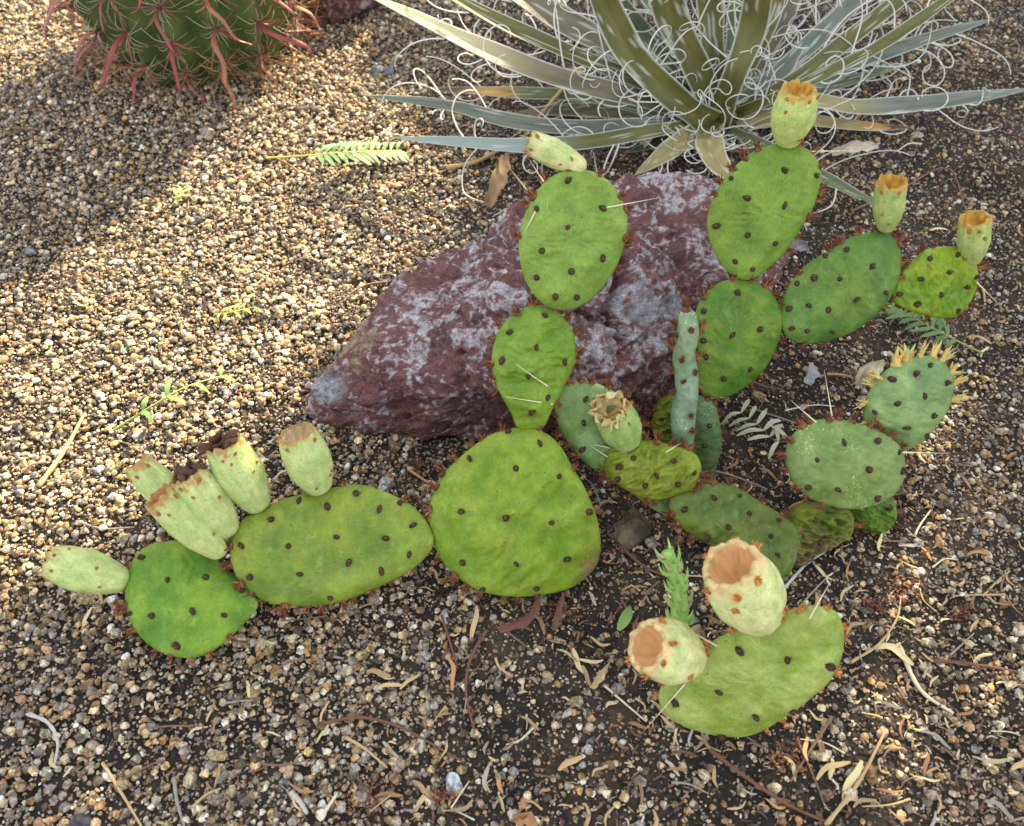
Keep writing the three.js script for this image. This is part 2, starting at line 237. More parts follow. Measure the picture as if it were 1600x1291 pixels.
{
  const pts = [[480, 672, -0.03], [560, 702, -0.03], [700, 704, -0.03], [840, 696, -0.03], [1000, 690, -0.03], [1110, 640, -0.03], [1215, 500, -0.03], [1240, 420, -0.03],
    [476, 645, 0.012], [500, 578, 0.045], [545, 495, 0.07], [620, 435, 0.08], [690, 395, 0.088], [740, 348, 0.1], [830, 300, 0.112], [960, 272, 0.115], [1060, 263, 0.112], [1130, 285, 0.1], [1205, 340, 0.08],
    [560, 650, 0.03], [690, 668, 0.022], [830, 660, 0.03], [980, 640, 0.035], [600, 560, 0.078], [650, 510, 0.095], [760, 470, 0.115], [880, 430, 0.125], [1010, 400, 0.125], [1100, 430, 0.1], [700, 600, 0.08], [860, 590, 0.085], [1000, 560, 0.085], [1090, 540, 0.07]].map((a) => at(...a));
  for (const [x, y, h] of [[560, 480, 0.07], [740, 345, 0.1], [960, 272, 0.115], [1130, 285, 0.1]]) { const p = at(x, y, h); pts.push(V(p.x + 0.02, -0.03, p.z - 0.05), V(p.x + 0.02, 0.05, p.z - 0.045)); }
  const centre = at(860, 520, 0.03), tan0 = at(545, 525, 0.06), grey0 = at(1010, 480, 0.11), grey1 = at(512, 605, 0.04);
  const onRock = (px, py) => at(px, py, 0.1);
  const ruts = [[[[592, 300], [0, 0]], 0, 0]].slice(1);
  const crackPx = [[[985, 395], [978, 450], [965, 480], [985, 515], [990, 560]], [[905, 480], [950, 495], [985, 515]], [[575, 530], [600, 545], [612, 548]], [[700, 560], [720, 552], [735, 575], [715, 605]], [[650, 455], [690, 420], [740, 390], [800, 370]], [[540, 655], [640, 640], [740, 625], [800, 640]], [[780, 545], [800, 520], [830, 500]]];
  // crack lines laid on the stone itself
  const hull0 = new ConvexHull().setFromPoints(pts), hit = (px, py) => { const r = ray(px, py); let t0 = 0; for (const f of hull0.faces) { const dn = f.normal.dot(r); if (dn < 0) t0 = Math.max(t0, f.normal.dot(f.midpoint.clone().sub(EYE)) / dn); } return EYE.clone().addScaledVector(r, t0); };
  const cracks = crackPx.map((l, i) => [l.map(([x, y]) => hit(x, y)), [0.0038, 0.003, 0.0035, 0.003, 0.005, 0.005, 0.003][i], [0.024, 0.014, 0.016, 0.011, 0.01, 0.012, 0.012][i]]);
  const ledge = (p) => { const s = p.y * 30 + p.x * 5 + 1.6 * noise(p.x * 9, p.y * 9, p.z * 9), k = s - Math.floor(s); return (k < 0.8 ? k / 0.8 : (1 - k) / 0.2) - 0.5; };
  const plate = (p) => { const s = 2.6 * fbm(p.x * 8 + 3, p.y * 13, p.z * 8, 3) + 2, k = s - Math.floor(s); return Math.floor(s) + sstep(k, 0.0, 0.16) - 2.5; };
  const rough = (p) => 0.0065 * plate(p) + 0.011 * fbm(p.x * 11, p.y * 11, p.z * 11, 3) - 0.007 * Math.abs(noise(p.x * 19 + 4, p.y * 19, p.z * 19)) + 0.0035 * ledge(p) + 0.0032 * (0.5 - Math.abs(noise(p.x * 48, p.y * 48, p.z * 48))) + 0.0008 * noise(p.x * 170, p.y * 170, p.z * 170) + 0.00045 * noise(p.x * 420, p.y * 420, p.z * 420);
  const colour = (p) => {
    const n = noise(p.x * 30, p.y * 30, p.z * 30), n2 = noise(p.x * 110, p.y * 110, p.z * 110);
    let c = maroon(p, -0.02 + 0.08 * sstep(p.y, 0.03, 0.1));
    c.lerp(lin(0.34, 0.24, 0.15), 0.75 * sstep(1 - p.distanceTo(tan0) / 0.055 + n * 0.4 + n2 * 0.25, 0.35, 0.7));
    c.lerp(lin(0.25, 0.25, 0.27).multiplyScalar(1 + 0.35 * n2), 0.8 * sstep(1 - p.distanceTo(grey0) / 0.06 + n * 0.45 + n2 * 0.3, 0.3, 0.6));
    c.lerp(lin(0.27, 0.28, 0.31).multiplyScalar(1 + 0.3 * n2), 0.8 * sstep(1 - p.distanceTo(grey1) / 0.026 + n * 0.3, 0.2, 0.6));
    return c;
  };
  const { g } = rockFrom(pts, centre, 0.0015, rough, colour, cracks);
  mainRock = top('boulder', new THREE.Mesh(g, rockMat), 'maroon boulder with chalky white veins behind the prickly pear pads', 'rock');
}
{ // the stone at the top edge
  const c = at(525, -20, 0.02), pts = []; for (let i = 0; i < 22; i++) pts.push(V(c.x + Math.cos(i * 2.4) * rr(0.055, 0.09), rr(-0.03, 0.055), c.z + Math.sin(i * 2.4) * 0.055));
  const { g } = rockFrom(pts, c, 0.004, (p) => 0.006 * fbm(p.x * 16, p.y * 16, p.z * 16, 3) + 0.0008 * noise(p.x * 130, p.y * 130, p.z * 130), (p) => maroon(p, 0.12));
  top('boulder', new THREE.Mesh(g, rockMat), 'lavender and maroon stone at the top edge beside the barrel cactus', 'rock');
}
const DEBUG = false;
// ------------------------------------------------------------------ prickly pears
const speck = dataTex(512, (u, v) => { const n = tnoise(u, v, 12, 3) * 0.04 + tnoise(u, v, 46, 5) * 0.035 + tnoise(u, v, 150, 6) * 0.04, d = tnoise(u, v, 110, 9) > 0.86 ? 0.4 * sstep(tnoise(u, v, 6, 19), -0.4, 0.5) : 0, k = tnoise(u, v, 80, 17) > 0.9 ? -0.35 : 0, sc = (1 - Math.abs(tnoise(u, v, 5, 27) + 0.2 * tnoise(u, v, 14, 28)) * 40) > 0.2 && tnoise(u, v, 9, 29) > 0.2 ? 0.16 : 0, b = 0.86 + n + d + k + sc; return [b, b * 0.995, b + d * 0.6]; });
const dusty = dataTex(512, (u, v) => { const patch = sstep(tnoise(u, v, 5, 23), -0.25, 0.5), d = (tnoise(u, v, 96, 9) > 0.62 ? 0.5 : 0) * patch, n = tnoise(u, v, 30, 5) * 0.05; return [0.72 + n + d * 0.6, 0.72 + n + d * 0.56, 0.72 + n + d * 0.65]; });
const skinBump = dataTex(512, (u, v) => { const g = 0.5 + 0.2 * tnoise(u, v, 24, 2) + 0.14 * tnoise(u, v, 80, 4) + 0.12 * tnoise(u, v, 200, 7); return [g, g, g]; }, false);
const padMat = new THREE.MeshPhysicalMaterial({ vertexColors: true, map: speck, bumpMap: skinBump, bumpScale: 0.0006, roughness: 0.52, specularIntensity: 0.45, clearcoat: 0.04, clearcoatRoughness: 0.35 });
const dustMat = new THREE.MeshPhysicalMaterial({ vertexColors: true, map: dusty, bumpMap: skinBump, bumpScale: 0.0006, roughness: 0.6, specularIntensity: 0.5 });
const fruitMat = new THREE.MeshPhysicalMaterial({ vertexColors: true, map: speck, bumpMap: skinBump, bumpScale: 0.0007, roughness: 0.5, specularIntensity: 0.6 });
const woolMat = std({ vertexColors: true, roughness: 0.9 });
const spineMat = std({ color: lin(0.62, 0.52, 0.36), roughness: 0.55 });
// areoles: a felt cushion with a tuft of glochids; y is the way the tuft points
function areoleGeo(kind) {
  const list = [], brown = [lin(0.04, 0.014, 0.007), lin(0.024, 0.01, 0.006), lin(0.075, 0.028, 0.012)], rust = [lin(0.17, 0.05, 0.017), lin(0.08, 0.025, 0.011), lin(0.27, 0.1, 0.03)], gold = [lin(0.62, 0.36, 0.09), lin(0.5, 0.3, 0.08), lin(0.42, 0.42, 0.14)], orange = [lin(0.5, 0.18, 0.035), lin(0.32, 0.1, 0.025), lin(0.62, 0.28, 0.08)];
  const pal = kind === 'face' ? brown : kind === 'rim' ? rust : kind === 'leafy' ? gold : kind === 'orange' ? orange : [lin(0.28, 0.1, 0.025), lin(0.4, 0.17, 0.05)];
  const R = kind === 'fruit' ? 0.0013 : kind === 'orange' ? 0.003 : kind === 'face' ? 0.0026 : 0.0022;
  const b = new THREE.SphereGeometry(R, 7, 5); b.scale(1, 0.75, 1.25); list.push(paint(b, (x, y, z) => pick(pal).clone().multiplyScalar(rr(0.55, 1)).lerp(lin(0.3, 0.21, 0.12), kind !== 'fruit' && y > R * 0.62 ? 0.4 : 0)));
  const n = { face: 12, rim: 24, leafy: 6, orange: 18, fruit: 6 }[kind], L = { face: 0.0028, rim: 0.0046, leafy: 0.0078, orange: 0.0046, fruit: 0.0018 }[kind], r = { face: 0.0006, rim: 0.00055, leafy: 0.0015, orange: 0.0008, fruit: 0.0006 }[kind];
  for (let i = 0; i < n; i++) { const a = i * 2.4 + rr(0, 0.6), t = rr(0.15, kind === 'face' ? 0.9 : 0.75), d = V(Math.sin(t) * Math.cos(a), Math.cos(t), Math.sin(t) * Math.sin(a) * 1.2); list.push(solid(cone(d.clone().multiplyScalar(R * 0.35), d.clone().multiplyScalar(L * rr(0.65, 1.15) + R * 0.4), r, 4), pick(pal).clone().multiplyScalar(rr(0.7, 1.25)))); }
  return merge(list);
}
const AREOLES = Object.fromEntries(['face', 'rim', 'leafy', 'orange', 'fruit'].map((k) => [k, [0, 1, 2, 3].map(() => areoleGeo(k))]));
function setAreole(parent, kind, p, dir, scale = 1) {
  const m = part('areole', pick(AREOLES[kind]), woolMat, parent); m.position.copy(p);
  m.quaternion.setFromUnitVectors(V(0, 1, 0), dir.clone().normalize()).multiply(new THREE.Quaternion().setFromAxisAngle(V(0, 1, 0), rr(0, 6.28))); m.scale.set(scale * rr(0.65, 1.2), scale * rr(0.7, 1.2), scale * rr(0.65, 1.25)); return m;
}
function spine(parent, from, dir, len, r = 0.00065) { const d = dir.clone().normalize(); part('spine', cone(from, from.clone().addScaledVector(d, len), r, 5), spineMat, parent); }
// a pad: outline traced as pixels and laid on the pad's own plane (anchor point and normal), then swollen to its thickness
function makePad(plant, o) {
  const nrm = V(...o.n).normalize(), origin = o.anchor, base = plant.position;
  const onPlane = (px, py) => { const r = ray(px, py); return EYE.clone().addScaledVector(r, nrm.dot(origin.clone().sub(EYE)) / nrm.dot(r)); };
  const ring = o.outline.map(([x, y]) => onPlane(x, y)), baseP = onPlane(...o.base), c0 = ring.reduce((a, b) => a.add(b), V(0, 0, 0)).multiplyScalar(1 / ring.length);
  const axis = c0.clone().sub(baseP).projectOnPlane(nrm).normalize(), side = new THREE.Vector3().crossVectors(axis, nrm).normalize();
  const to2 = (p) => { const d = p.clone().sub(c0); return [d.dot(side), d.dot(axis)]; };
  const curve = new THREE.CatmullRomCurve3(ring, true, 'centripetal'), NA = 144, NR = 34, edge = [];
  for (let i = 0; i < NA; i++) edge.push(to2(curve.getPointAt(i / NA)));
  let area = 0; edge.forEach((e, i) => { const f = edge[(i + 1) % NA]; area += e[0] * f[1] - f[0] * e[1]; });
  if (area < 0) edge.reverse();
  const T = o.t ?? 0.0075, wr = o.wrinkle ?? 0.0003, ws = o.wscale ?? 1, sd = o.seed ?? rnd() * 100, polar = edge.map(([x, y]) => [Math.atan2(y, x), Math.hypot(x, y)]);
  const reach = (x, y) => { const a = Math.atan2(y, x); let best = 9, r = 0.05; for (const [b, q] of polar) { const d = Math.abs(Math.atan2(Math.sin(a - b), Math.cos(a - b))); if (d < best) { best = d; r = q; } } return r; };
  const spots = (o.areoles ?? []).map(([x, y]) => to2(onPlane(x, y))), cup = o.bend ?? 0;
  const R0 = polar.reduce((s, p) => s + p[1], 0) / NA;
  const mid = (x, y) => cup * (x * x) / R0 + (o.arch ?? 0) * y * y / R0 + 0.003 * noise(x * 22 + sd, y * 22, sd);
  const half = (x, y, r) => T * 1.12 * Math.sqrt(Math.max(0, 1 - r ** 2.6)) * (1 - 0.25 * sstep(-y / R0, 0.2, 1.2));
  const relief = (x, y, r, s) => {
    let h = wr * 2.2 * (1 - r ** 6) * noise(x * 70 * ws + sd, y * 190 * ws + 0.6 * noise(x * 40, y * 40, sd), sd * s) + wr * (1 - r ** 6) * noise(x * 160 * ws, y * 330 * ws + s * 9, sd) + 0.0007 * noise(x * 45, y * 45, sd + s);
    for (const [a, b] of spots) { const q = ((x - a) ** 2 + (y - b) ** 2); h += 0.0016 * Math.exp(-q / 3.4e-5) - 0.0008 * Math.exp(-q / 5e-6); }
    return h;
  };
  const pos = [], idx = [], uv = [], put = (x, y, z) => { const p = c0.clone().addScaledVector(side, x).addScaledVector(axis, y).addScaledVector(nrm, z).sub(base); pos.push(p.x, p.y, p.z); uv.push(x / 0.085 + sd, y / 0.085 + sd); };
  const rad = []; for (let k = 0; k <= NR; k++) rad.push(Math.sin(k / NR * Math.PI / 2) ** 0.9);
  for (const s of [1, -1]) for (let k = 0; k < NR + (s > 0 ? 1 : 0); k++) for (let i = 0; i < NA; i++) { const r = rad[k], x = edge[i][0] * r, y = edge[i][1] * r; put(x, y, mid(x, y) + s * (half(x, y, r) + relief(x, y, r, s) * (1 - 0.8 * r ** 12))); }
  for (let k = 0; k < NR; k++) for (let i = 0; i < NA; i++) { const a = k * NA + i, b = k * NA + (i + 1) % NA; idx.push(a, a + NA, b, b, a + NA, b + NA); }
  const B = (NR + 1) * NA; for (let k = 0; k < NR; k++) for (let i = 0; i < NA; i++) { const j = (i + 1) % NA, a = B + k * NA + i, b = B + k * NA + j, c = k === NR - 1 ? NR * NA + i : a + NA, d = k === NR - 1 ? NR * NA + j : b + NA; idx.push(a, b, c, b, d, c); }
  const g = new THREE.BufferGeometry(); g.setAttribute('position', new THREE.Float32BufferAttribute(pos, 3)); g.setAttribute('uv', new THREE.Float32BufferAttribute(uv, 2)); g.setIndex(idx); g.computeVertexNormals();
  for (const st of [0, B]) { const N = g.attributes.normal, a = V(0, 0, 0); for (let i = 0; i < NA; i++) a.add(V(N.getX(st + NA + i), N.getY(st + NA + i), N.getZ(st + NA + i))); a.normalize(); for (let i = 0; i < NA; i++) N.setXYZ(st + i, a.x, a.y, a.z); }
  const vivid = (k) => lin(k[0] * 1.08, k[1] * 1.08, k[2] * (k[2] > 0.075 ? 1.05 : 0.72)), A = vivid(o.c1), Bc = vivid(o.c2), cork = lin(0.23, 0.15, 0.07);
  paint(g, (x, y, z) => {
    const [u, v] = to2(V(x, y, z).add(base)), n = fbm(u * 24 + sd, v * 24, sd, 3), m = noise(u * 60, v * 110, sd + 4), f = noise(u * 420, v * 420, sd);
    const vein = 1 - Math.abs(noise(u * 16 + 0.5 * noise(u * 50, v * 50, 1), v * 22, sd + 9)) * 9, blotch = noise(u * 11, v * 11, sd + 30);
    const c = A.clone().lerp(Bc, clamp(0.5 + n * 1.5 + m * 0.16 + (o.tipc ?? 0) * v / R0, 0, 1)).multiplyScalar(1 + 0.08 * f + 0.06 * m).lerp(lin(0.3, 0.34, 0.035), 0.42 * sstep(blotch, 0.1, 0.75) * (o.mottle ?? 0.5)).lerp(lin(0.3, 0.42, 0.16), 0.24 * sstep(vein, 0.3, 1));
    if (o.cork) { const bl = to2(baseP); c.lerp(cork, clamp(sstep(1 - Math.hypot(u - bl[0], v - bl[1]) / o.cork + noise(u * 130, v * 130, 2) * 0.3, 0.2, 0.75), 0, 0.9)); }
    return c;
  });
  if (DEBUG) { let lo = 9, hi = -9; for (let i = 1; i < pos.length; i += 3) { lo = Math.min(lo, pos[i]); hi = Math.max(hi, pos[i]); } console.log(o.label ?? 'pad', 'y', (lo + base.y).toFixed(3), (hi + base.y).toFixed(3), 'edge px', o.outline.map(([x, y]) => onPlane(x, y).y.toFixed(3)).join(' ')); }
  const pad = part('pad', g, o.dust ? dustMat : padMat, plant); if (o.label) pad.userData.label = o.label;
  const surf = (x, y, s = 1, up = 0) => { const r = clamp(Math.hypot(x, y) / reach(x, y), 0, 0.995); return c0.clone().addScaledVector(side, x).addScaledVector(axis, y).addScaledVector(nrm, mid(x, y) + s * (half(x, y, r) + relief(x, y, r, s) * (1 - 0.8 * r ** 12) + up)).sub(base); };
  const upDir = axis.clone().multiplyScalar(0.35);
  spots.forEach(([x, y]) => { const r = clamp(Math.hypot(x, y) / reach(x, y), 0, 1), d = nrm.clone().addScaledVector(side, x / R0 * r * 0.7).addScaledVector(axis, y / R0 * r * 0.7).add(upDir); setAreole(pad, o.faceKind ?? 'face', surf(x, y, 1, 0.0003), d, (o.ascale ?? 1)); });
  // along the rim
  const per = edge.reduce((s, e, i) => s + Math.hypot(e[0] - edge[(i + 1) % NA][0], e[1] - edge[(i + 1) % NA][1]), 0), nrim = Math.round(per / (o.rimStep ?? 0.0135)), bl = to2(baseP), ba = Math.atan2(bl[1], bl[0]);
  for (let k = 0; k < nrim; k++) {
    const e = edge[Math.floor((k + rr(0.2, 0.8)) / nrim * NA) % NA], a = Math.atan2(e[1], e[0]), off = Math.abs(Math.atan2(Math.sin(a - ba), Math.cos(a - ba)));
    if (off < 0.45 || rnd() < (off < 1.4 ? 0.4 : 0.08)) continue;
    const z = mid(e[0], e[1]), q = c0.clone().addScaledVector(side, e[0] * 0.99).addScaledVector(axis, e[1] * 0.99).addScaledVector(nrm, z + rr(-0.3, 0.3) * T).sub(base), dir = side.clone().multiplyScalar(e[0]).addScaledVector(axis, e[1]).normalize();
    setAreole(pad, o.rimKind ?? 'rim', q, dir.clone().addScaledVector(nrm, rr(-0.2, 0.5)), (o.rscale ?? 1.3) * (0.75 + 0.35 * off / 2));
  }
  for (const [x, y, x2, y2, lift] of o.spines ?? []) { const [a, b] = to2(onPlane(x, y)), p = surf(a, b, 1), e = onPlane(x2, y2).addScaledVector(nrm, lift ?? 0.012).sub(base), d = e.clone().sub(p); spine(pad, p, d, d.length()); }
  return { pad, onPlane, nrm, back: (px, py, k) => onPlane(px, py).addScaledVector(nrm, -k), plant };
}
// a fruit: a tapered body from its seat to its flat end with a hollow scar
function makeFruit(plant, o) {
  const base = plant.position, seat = o.seat.clone(), dep = seat.clone().sub(EYE).dot(FWD), r2 = ray(...o.tip), k = o.near ?? 0.2;
  const flat = EYE.clone().addScaledVector(r2, dep / r2.dot(FWD)), len0 = flat.distanceTo(seat), tip = EYE.clone().addScaledVector(r2, (dep - k * len0) / r2.dot(FWD));
  const ax = tip.clone().sub(seat), len = ax.length(); ax.normalize();
  const s1 = new THREE.Vector3().crossVectors(ax, ray(...o.tip)).normalize(), s2 = new THREE.Vector3().crossVectors(s1, ax).normalize(), RM = o.w * dep / F / 2, sd = rnd() * 50, NU = 34, NV = 48;
  const bend = o.bend ?? 0, prof = (u) => (u < 0.62 ? lerp(0.42, 1, Math.sin(u / 0.62 * Math.PI / 2) ** 0.9) : lerp(1, o.top ?? 0.8, ((u - 0.62) / 0.38) ** 1.6)) * (u < 0.06 ? Math.sqrt(u / 0.06) * 0.8 + 0.2 : 1);
  const pt = (u, a, f = 1) => { const rib = 1 + 0.035 * Math.cos(a * 5 + sd) * u + 0.03 * noise(Math.cos(a) * 1.6 + sd, Math.sin(a) * 1.6, u * 3), r = RM * prof(clamp(u, 0, 1)) * rib * f; return seat.clone().addScaledVector(ax, u * len).addScaledVector(s2, -bend * len * Math.sin(u * Math.PI)).addScaledVector(s1, Math.cos(a) * r).addScaledVector(s2, Math.sin(a) * r).sub(base); };
  const grid = (us, fn) => { const pos = [], uv = [], idx = []; us.forEach((u, i) => { for (let j = 0; j < NV; j++) { const p = fn(u, j / NV * Math.PI * 2, i); pos.push(p.x, p.y, p.z); uv.push(j / NV * 2, i / us.length); } }); for (let i = 0; i < us.length - 1; i++) for (let j = 0; j < NV; j++) { const a = i * NV + j, b = i * NV + (j + 1) % NV; idx.push(a, b, a + NV, b, b + NV, a + NV); } const g = new THREE.BufferGeometry(); g.setAttribute('position', new THREE.Float32BufferAttribute(pos, 3)); g.setAttribute('uv', new THREE.Float32BufferAttribute(uv, 2)); g.setIndex(idx); g.computeVertexNormals(); return g; };
  const teeth = (a) => (0.5 + 0.5 * Math.cos(a * 8 + sd + 1.6 * noise(Math.cos(a) * 2, Math.sin(a) * 2, sd))) ** 1.6 * (0.6 + 0.6 * noise(Math.cos(a) * 1.3 + sd, Math.sin(a) * 1.3, 2)) + 0.25 * noise(Math.cos(a) * 6, Math.sin(a) * 6, sd), tall = o.teeth ?? 0.05;
  const us = []; for (let i = 0; i <= NU; i++) us.push((i / NU) ** 1.05);
  const lips = [[1.012, 0.95], [1.02, 0.88], [1.015, 0.81], [0.995, 0.76]], NB = us.length, ul = us.concat(lips.map((l) => l[0]));
  const body = grid(ul, (u, a, i) => pt(u + (u > 0.9 ? Math.min(1, (u - 0.9) * 10) * tall * teeth(a) : 0), a, i >= NB ? lips[i - NB][1] * (1 + 0.06 * noise(Math.cos(a) * 4, Math.sin(a) * 4, sd + i * 0.3)) : 1));
  const A = lin(...(o.c1 ?? [0.42, 0.52, 0.26])).multiplyScalar(1.14).multiply(lin(1.02, 1, 0.82)), B = lin(...(o.c2 ?? [0.52, 0.58, 0.33])).multiplyScalar(1.14).multiply(lin(1.02, 1, 0.82)), scar = lin(...(o.scar ?? [0.45, 0.2, 0.055]));
  paint(body, (x, y, z, i) => { const u = ul[Math.floor(i / NV)] + (Math.floor(i / NV) >= NB ? 0.04 : 0), n = noise(x * 60, y * 60, z * 60), f = noise(x * 300, y * 300, z * 300), st = noise((i % NV) * 0.5, u * 1.5, sd), bl = noise(x * 150 + 7, y * 150, z * 150); return A.clone().lerp(B, clamp(0.5 + n * 0.7 + st * 0.45, 0, 1)).multiplyScalar(1.1 + 0.07 * f + 0.05 * st).lerp(scar, clamp(sstep(u + n * 0.07 + f * 0.05 + bl * 0.05, 0.93, 1.01) * 0.85 + 0.2 * sstep(bl + f * 0.3, 0.66, 0.95), 0, 0.9)).multiplyScalar(u > 1 ? 0.9 + 0.25 * bl + 0.15 * f : 1); });
  const fruit = part('fruit', body, fruitMat, plant); if (o.label) fruit.userData.label = o.label;
  const cd = o.cup ?? 0.24, cupU = [0, 0.12, 0.3, 0.55, 0.8, 1];
  const cup = grid(cupU, (t, a, i) => pt(0.995 + tall * teeth(a) * (1 - t) ** 2 - cd * Math.sin(t * Math.PI / 2) ** 0.8, a, i === cupU.length - 1 ? 0.002 : (1 - t * 0.98) * 0.765 * (1 + 0.06 * noise(Math.cos(a) * 4, Math.sin(a) * 4, sd + (NB + 3) * 0.3) * (1 - t))));
  const cc = lin(...(o.cupc ?? [0.5, 0.25, 0.07])), cd2 = lin(...(o.cupd ?? [0.3, 0.14, 0.045]));
  paint(cup, (x, y, z) => cc.clone().lerp(cd2, clamp(0.5 + noise(x * 160, y * 160, z * 160) * 0.8, 0, 1)).multiplyScalar(1 + 0.2 * noise(x * 500, y * 500, z * 500)));
  part('scar_cup', cup, woolMat, fruit);
  if (o.crust) for (let i = 0; i < 9; i++) { const a = rr(0, 6.28), p = pt(1 + tall, a, rr(0.2, 0.95)); const m = part('dried_petal', pick(bigStones), crustMat, fruit); m.position.copy(p); m.scale.set(RM * rr(0.2, 0.4), RM * rr(0.1, 0.22), RM * rr(0.15, 0.3)); m.rotation.set(rr(0, 3), rr(0, 3), rr(0, 3)); }
  for (let i = 0; i < (o.n ?? 13); i++) { const u = i < 6 ? rr(0.9, 0.97) : rr(0.12, 0.85), a = i < 6 ? i / 6 * 6.28 + rr(-0.3, 0.3) : i * 2.4 + rr(-0.3, 0.3), p = pt(u, a), q = pt(u, a, 0.5), d = p.clone().sub(q).normalize().addScaledVector(ax, i < 6 ? 0.8 : 0.3); setAreole(fruit, o.akind ?? 'fruit', p, d, (o.ascale ?? 1) * (i < 6 ? 1.15 : 0.95)); }
  return fruit;
}
const crustMat = std({ color: lin(0.07, 0.032, 0.018), roughness: 0.95 });
function plantAt(p, label) { const g = new THREE.Group(); g.position.copy(p); return top('prickly_pear', g, label, 'cactus', 'prickly pears in the bed'); }
const GREEN = { yel: [[0.13, 0.235, 0.016], [0.24, 0.32, 0.018]], mid: [[0.095, 0.22, 0.022], [0.17, 0.295, 0.035]], deep: [[0.065, 0.16, 0.018], [0.12, 0.215, 0.026]], blue: [[0.13, 0.24, 0.09], [0.2, 0.32, 0.12]], pale: [[0.16, 0.28, 0.055], [0.24, 0.35, 0.08]], teal: [[0.17, 0.33, 0.22], [0.25, 0.4, 0.29]], old: [[0.1, 0.14, 0.02], [0.16, 0.2, 0.035]] };
const G = (k) => ({ c1: GREEN[k][0], c2: GREEN[k][1] });
{ // the chain of pads on the left
  const P = plantAt(at(925, 905, 0), 'low prickly pear with five flat pads sprawling left of centre, pale fruits along its edges');
  const C = makePad(P, { anchor: at(800, 930, 0.013), n: [0, 0.78, 0.63], base: [930, 893], t: 0.0105, wrinkle: 0.0009, wscale: 0.42, ...G('yel'), c2: [0.2, 0.29, 0.03], cork: 0.022, arch: -0.1, label: 'broad yellow-green pad', mottle: 1,
    outline: [[820, 668], [775, 676], [730, 705], [690, 745], [671, 790], [675, 845], [700, 890], [745, 920], [800, 933], [860, 930], [905, 915], [935, 885], [938, 830], [920, 775], [895, 730], [870, 690], [845, 673]],
    areoles: [[794, 674], [734, 717], [806, 730], [873, 743], [690, 742], [722, 797], [791, 806], [861, 814], [920, 799], [724, 877], [807, 878], [886, 873], [755, 918], [838, 918], [843, 692]] });
  const B = makePad(P, { anchor: C.onPlane(678, 852), n: [0.13, 0.84, 0.5], base: [676, 856], t: 0.011, wrinkle: 0.0002, ...G('yel'), c1: [0.12, 0.2, 0.03], c2: [0.2, 0.27, 0.045], label: 'long olive pad bearing pale fruits',
    outline: [[360, 860], [370, 822], [410, 795], [460, 775], [510, 764], [560, 757], [610, 772], [650, 795], [672, 825], [677, 852], [650, 885], [590, 918], [520, 943], [450, 947], [405, 936], [370, 900]],
    areoles: [[427, 812], [469, 783], [513, 792], [557, 772], [593, 796], [624, 787], [645, 821], [380, 852], [454, 853], [528, 839], [603, 841], [394, 901], [471, 896], [546, 878], [596, 892], [639, 866], [517, 933]] });
  const A = makePad(P, { anchor: B.onPlane(402, 938), n: [0.03, 0.95, 0.3], base: [399, 942], t: 0.0085, wrinkle: 0.0004, wscale: 0.6, ...G('mid'), tipc: -0.1, label: 'round green pad at the end of the chain',
    outline: [[205, 880], [232, 852], [280, 846], [330, 868], [368, 902], [398, 932], [403, 946], [380, 975], [345, 1010], [300, 1028], [255, 1021], [220, 997], [200, 955], [197, 915]],
    areoles: [[225, 874], [269, 910], [328, 906], [379, 924], [244, 965], [309, 959], [355, 964], [281, 1011], [209, 961]] });
  const D = makePad(P, { anchor: C.onPlane(828, 668), n: [0.05, 0.6, 0.8], base: [826, 668], t: 0.008, wrinkle: 0.0011, wscale: 0.55, ...G('mid'), c1: [0.12, 0.23, 0.025], c2: [0.165, 0.28, 0.04], label: 'small wrinkled pad',
    outline: [[845, 477], [808, 487], [780, 515], [768, 560], [775, 600], [798, 645], [810, 670], [845, 672], [862, 640], [885, 600], [900, 560], [896, 520], [875, 490]],
    areoles: [[796, 517], [850, 491], [836, 538], [784, 560], [881, 563], [824, 584], [854, 616], [830, 639]], spines: [[854, 600, 803, 560, 0.02], [862, 628, 788, 610, 0.02]] });
  const E = makePad(P, { anchor: D.onPlane(880, 483).addScaledVector(D.nrm, 0.004), n: [-0.05, 0.6, 0.8], base: [882, 484], t: 0.0085, ...G('pale'), c1: [0.145, 0.265, 0.05], c2: [0.205, 0.325, 0.075], label: 'smooth oval pad standing before the boulder',
    outline: [[900, 264], [860, 277], [832, 310], [815, 350], [811, 395], [822, 440], [850, 475], [885, 485], [920, 470], [955, 430], [975, 385], [979, 335], [962, 295], [935, 272]],
    areoles: [[888, 282], [839, 326], [941, 325], [887, 354], [847, 390], [941, 402], [893, 422], [839, 432], [868, 461], [901, 463]], spines: [[941, 325, 1030, 308, 0.01], [847, 390, 862, 392, 0.006], [839, 326, 820, 362, 0.01], [832, 308, 796, 262, 0.0], [850, 284, 826, 248, 0]] });
  const cream = { c1: [0.36, 0.47, 0.19], c2: [0.46, 0.53, 0.25] };
  makeFruit(P, { seat: E.onPlane(916, 264), tip: [828, 222], w: 44, near: 0.1, bend: -0.1, ...cream, c2: [0.6, 0.6, 0.36], n: 11 });
  makeFruit(P, { seat: B.onPlane(502, 769), tip: [464, 678], w: 71, near: 0.6, ...cream, cupc: [0.5, 0.4, 0.26], cupd: [0.38, 0.24, 0.12] });
  makeFruit(P, { seat: B.onPlane(408, 797), tip: [349, 694], w: 72, near: 0.5, ...cream, crust: true, cupd: [0.12, 0.06, 0.03] });
  makeFruit(P, { seat: B.onPlane(362, 836), tip: [292, 742], w: 68, near: 0.5, ...cream, crust: true, cupd: [0.12, 0.06, 0.03] });
  makeFruit(P, { seat: B.onPlane(350, 868), tip: [248, 778], w: 58, near: 0.5, ...cream });
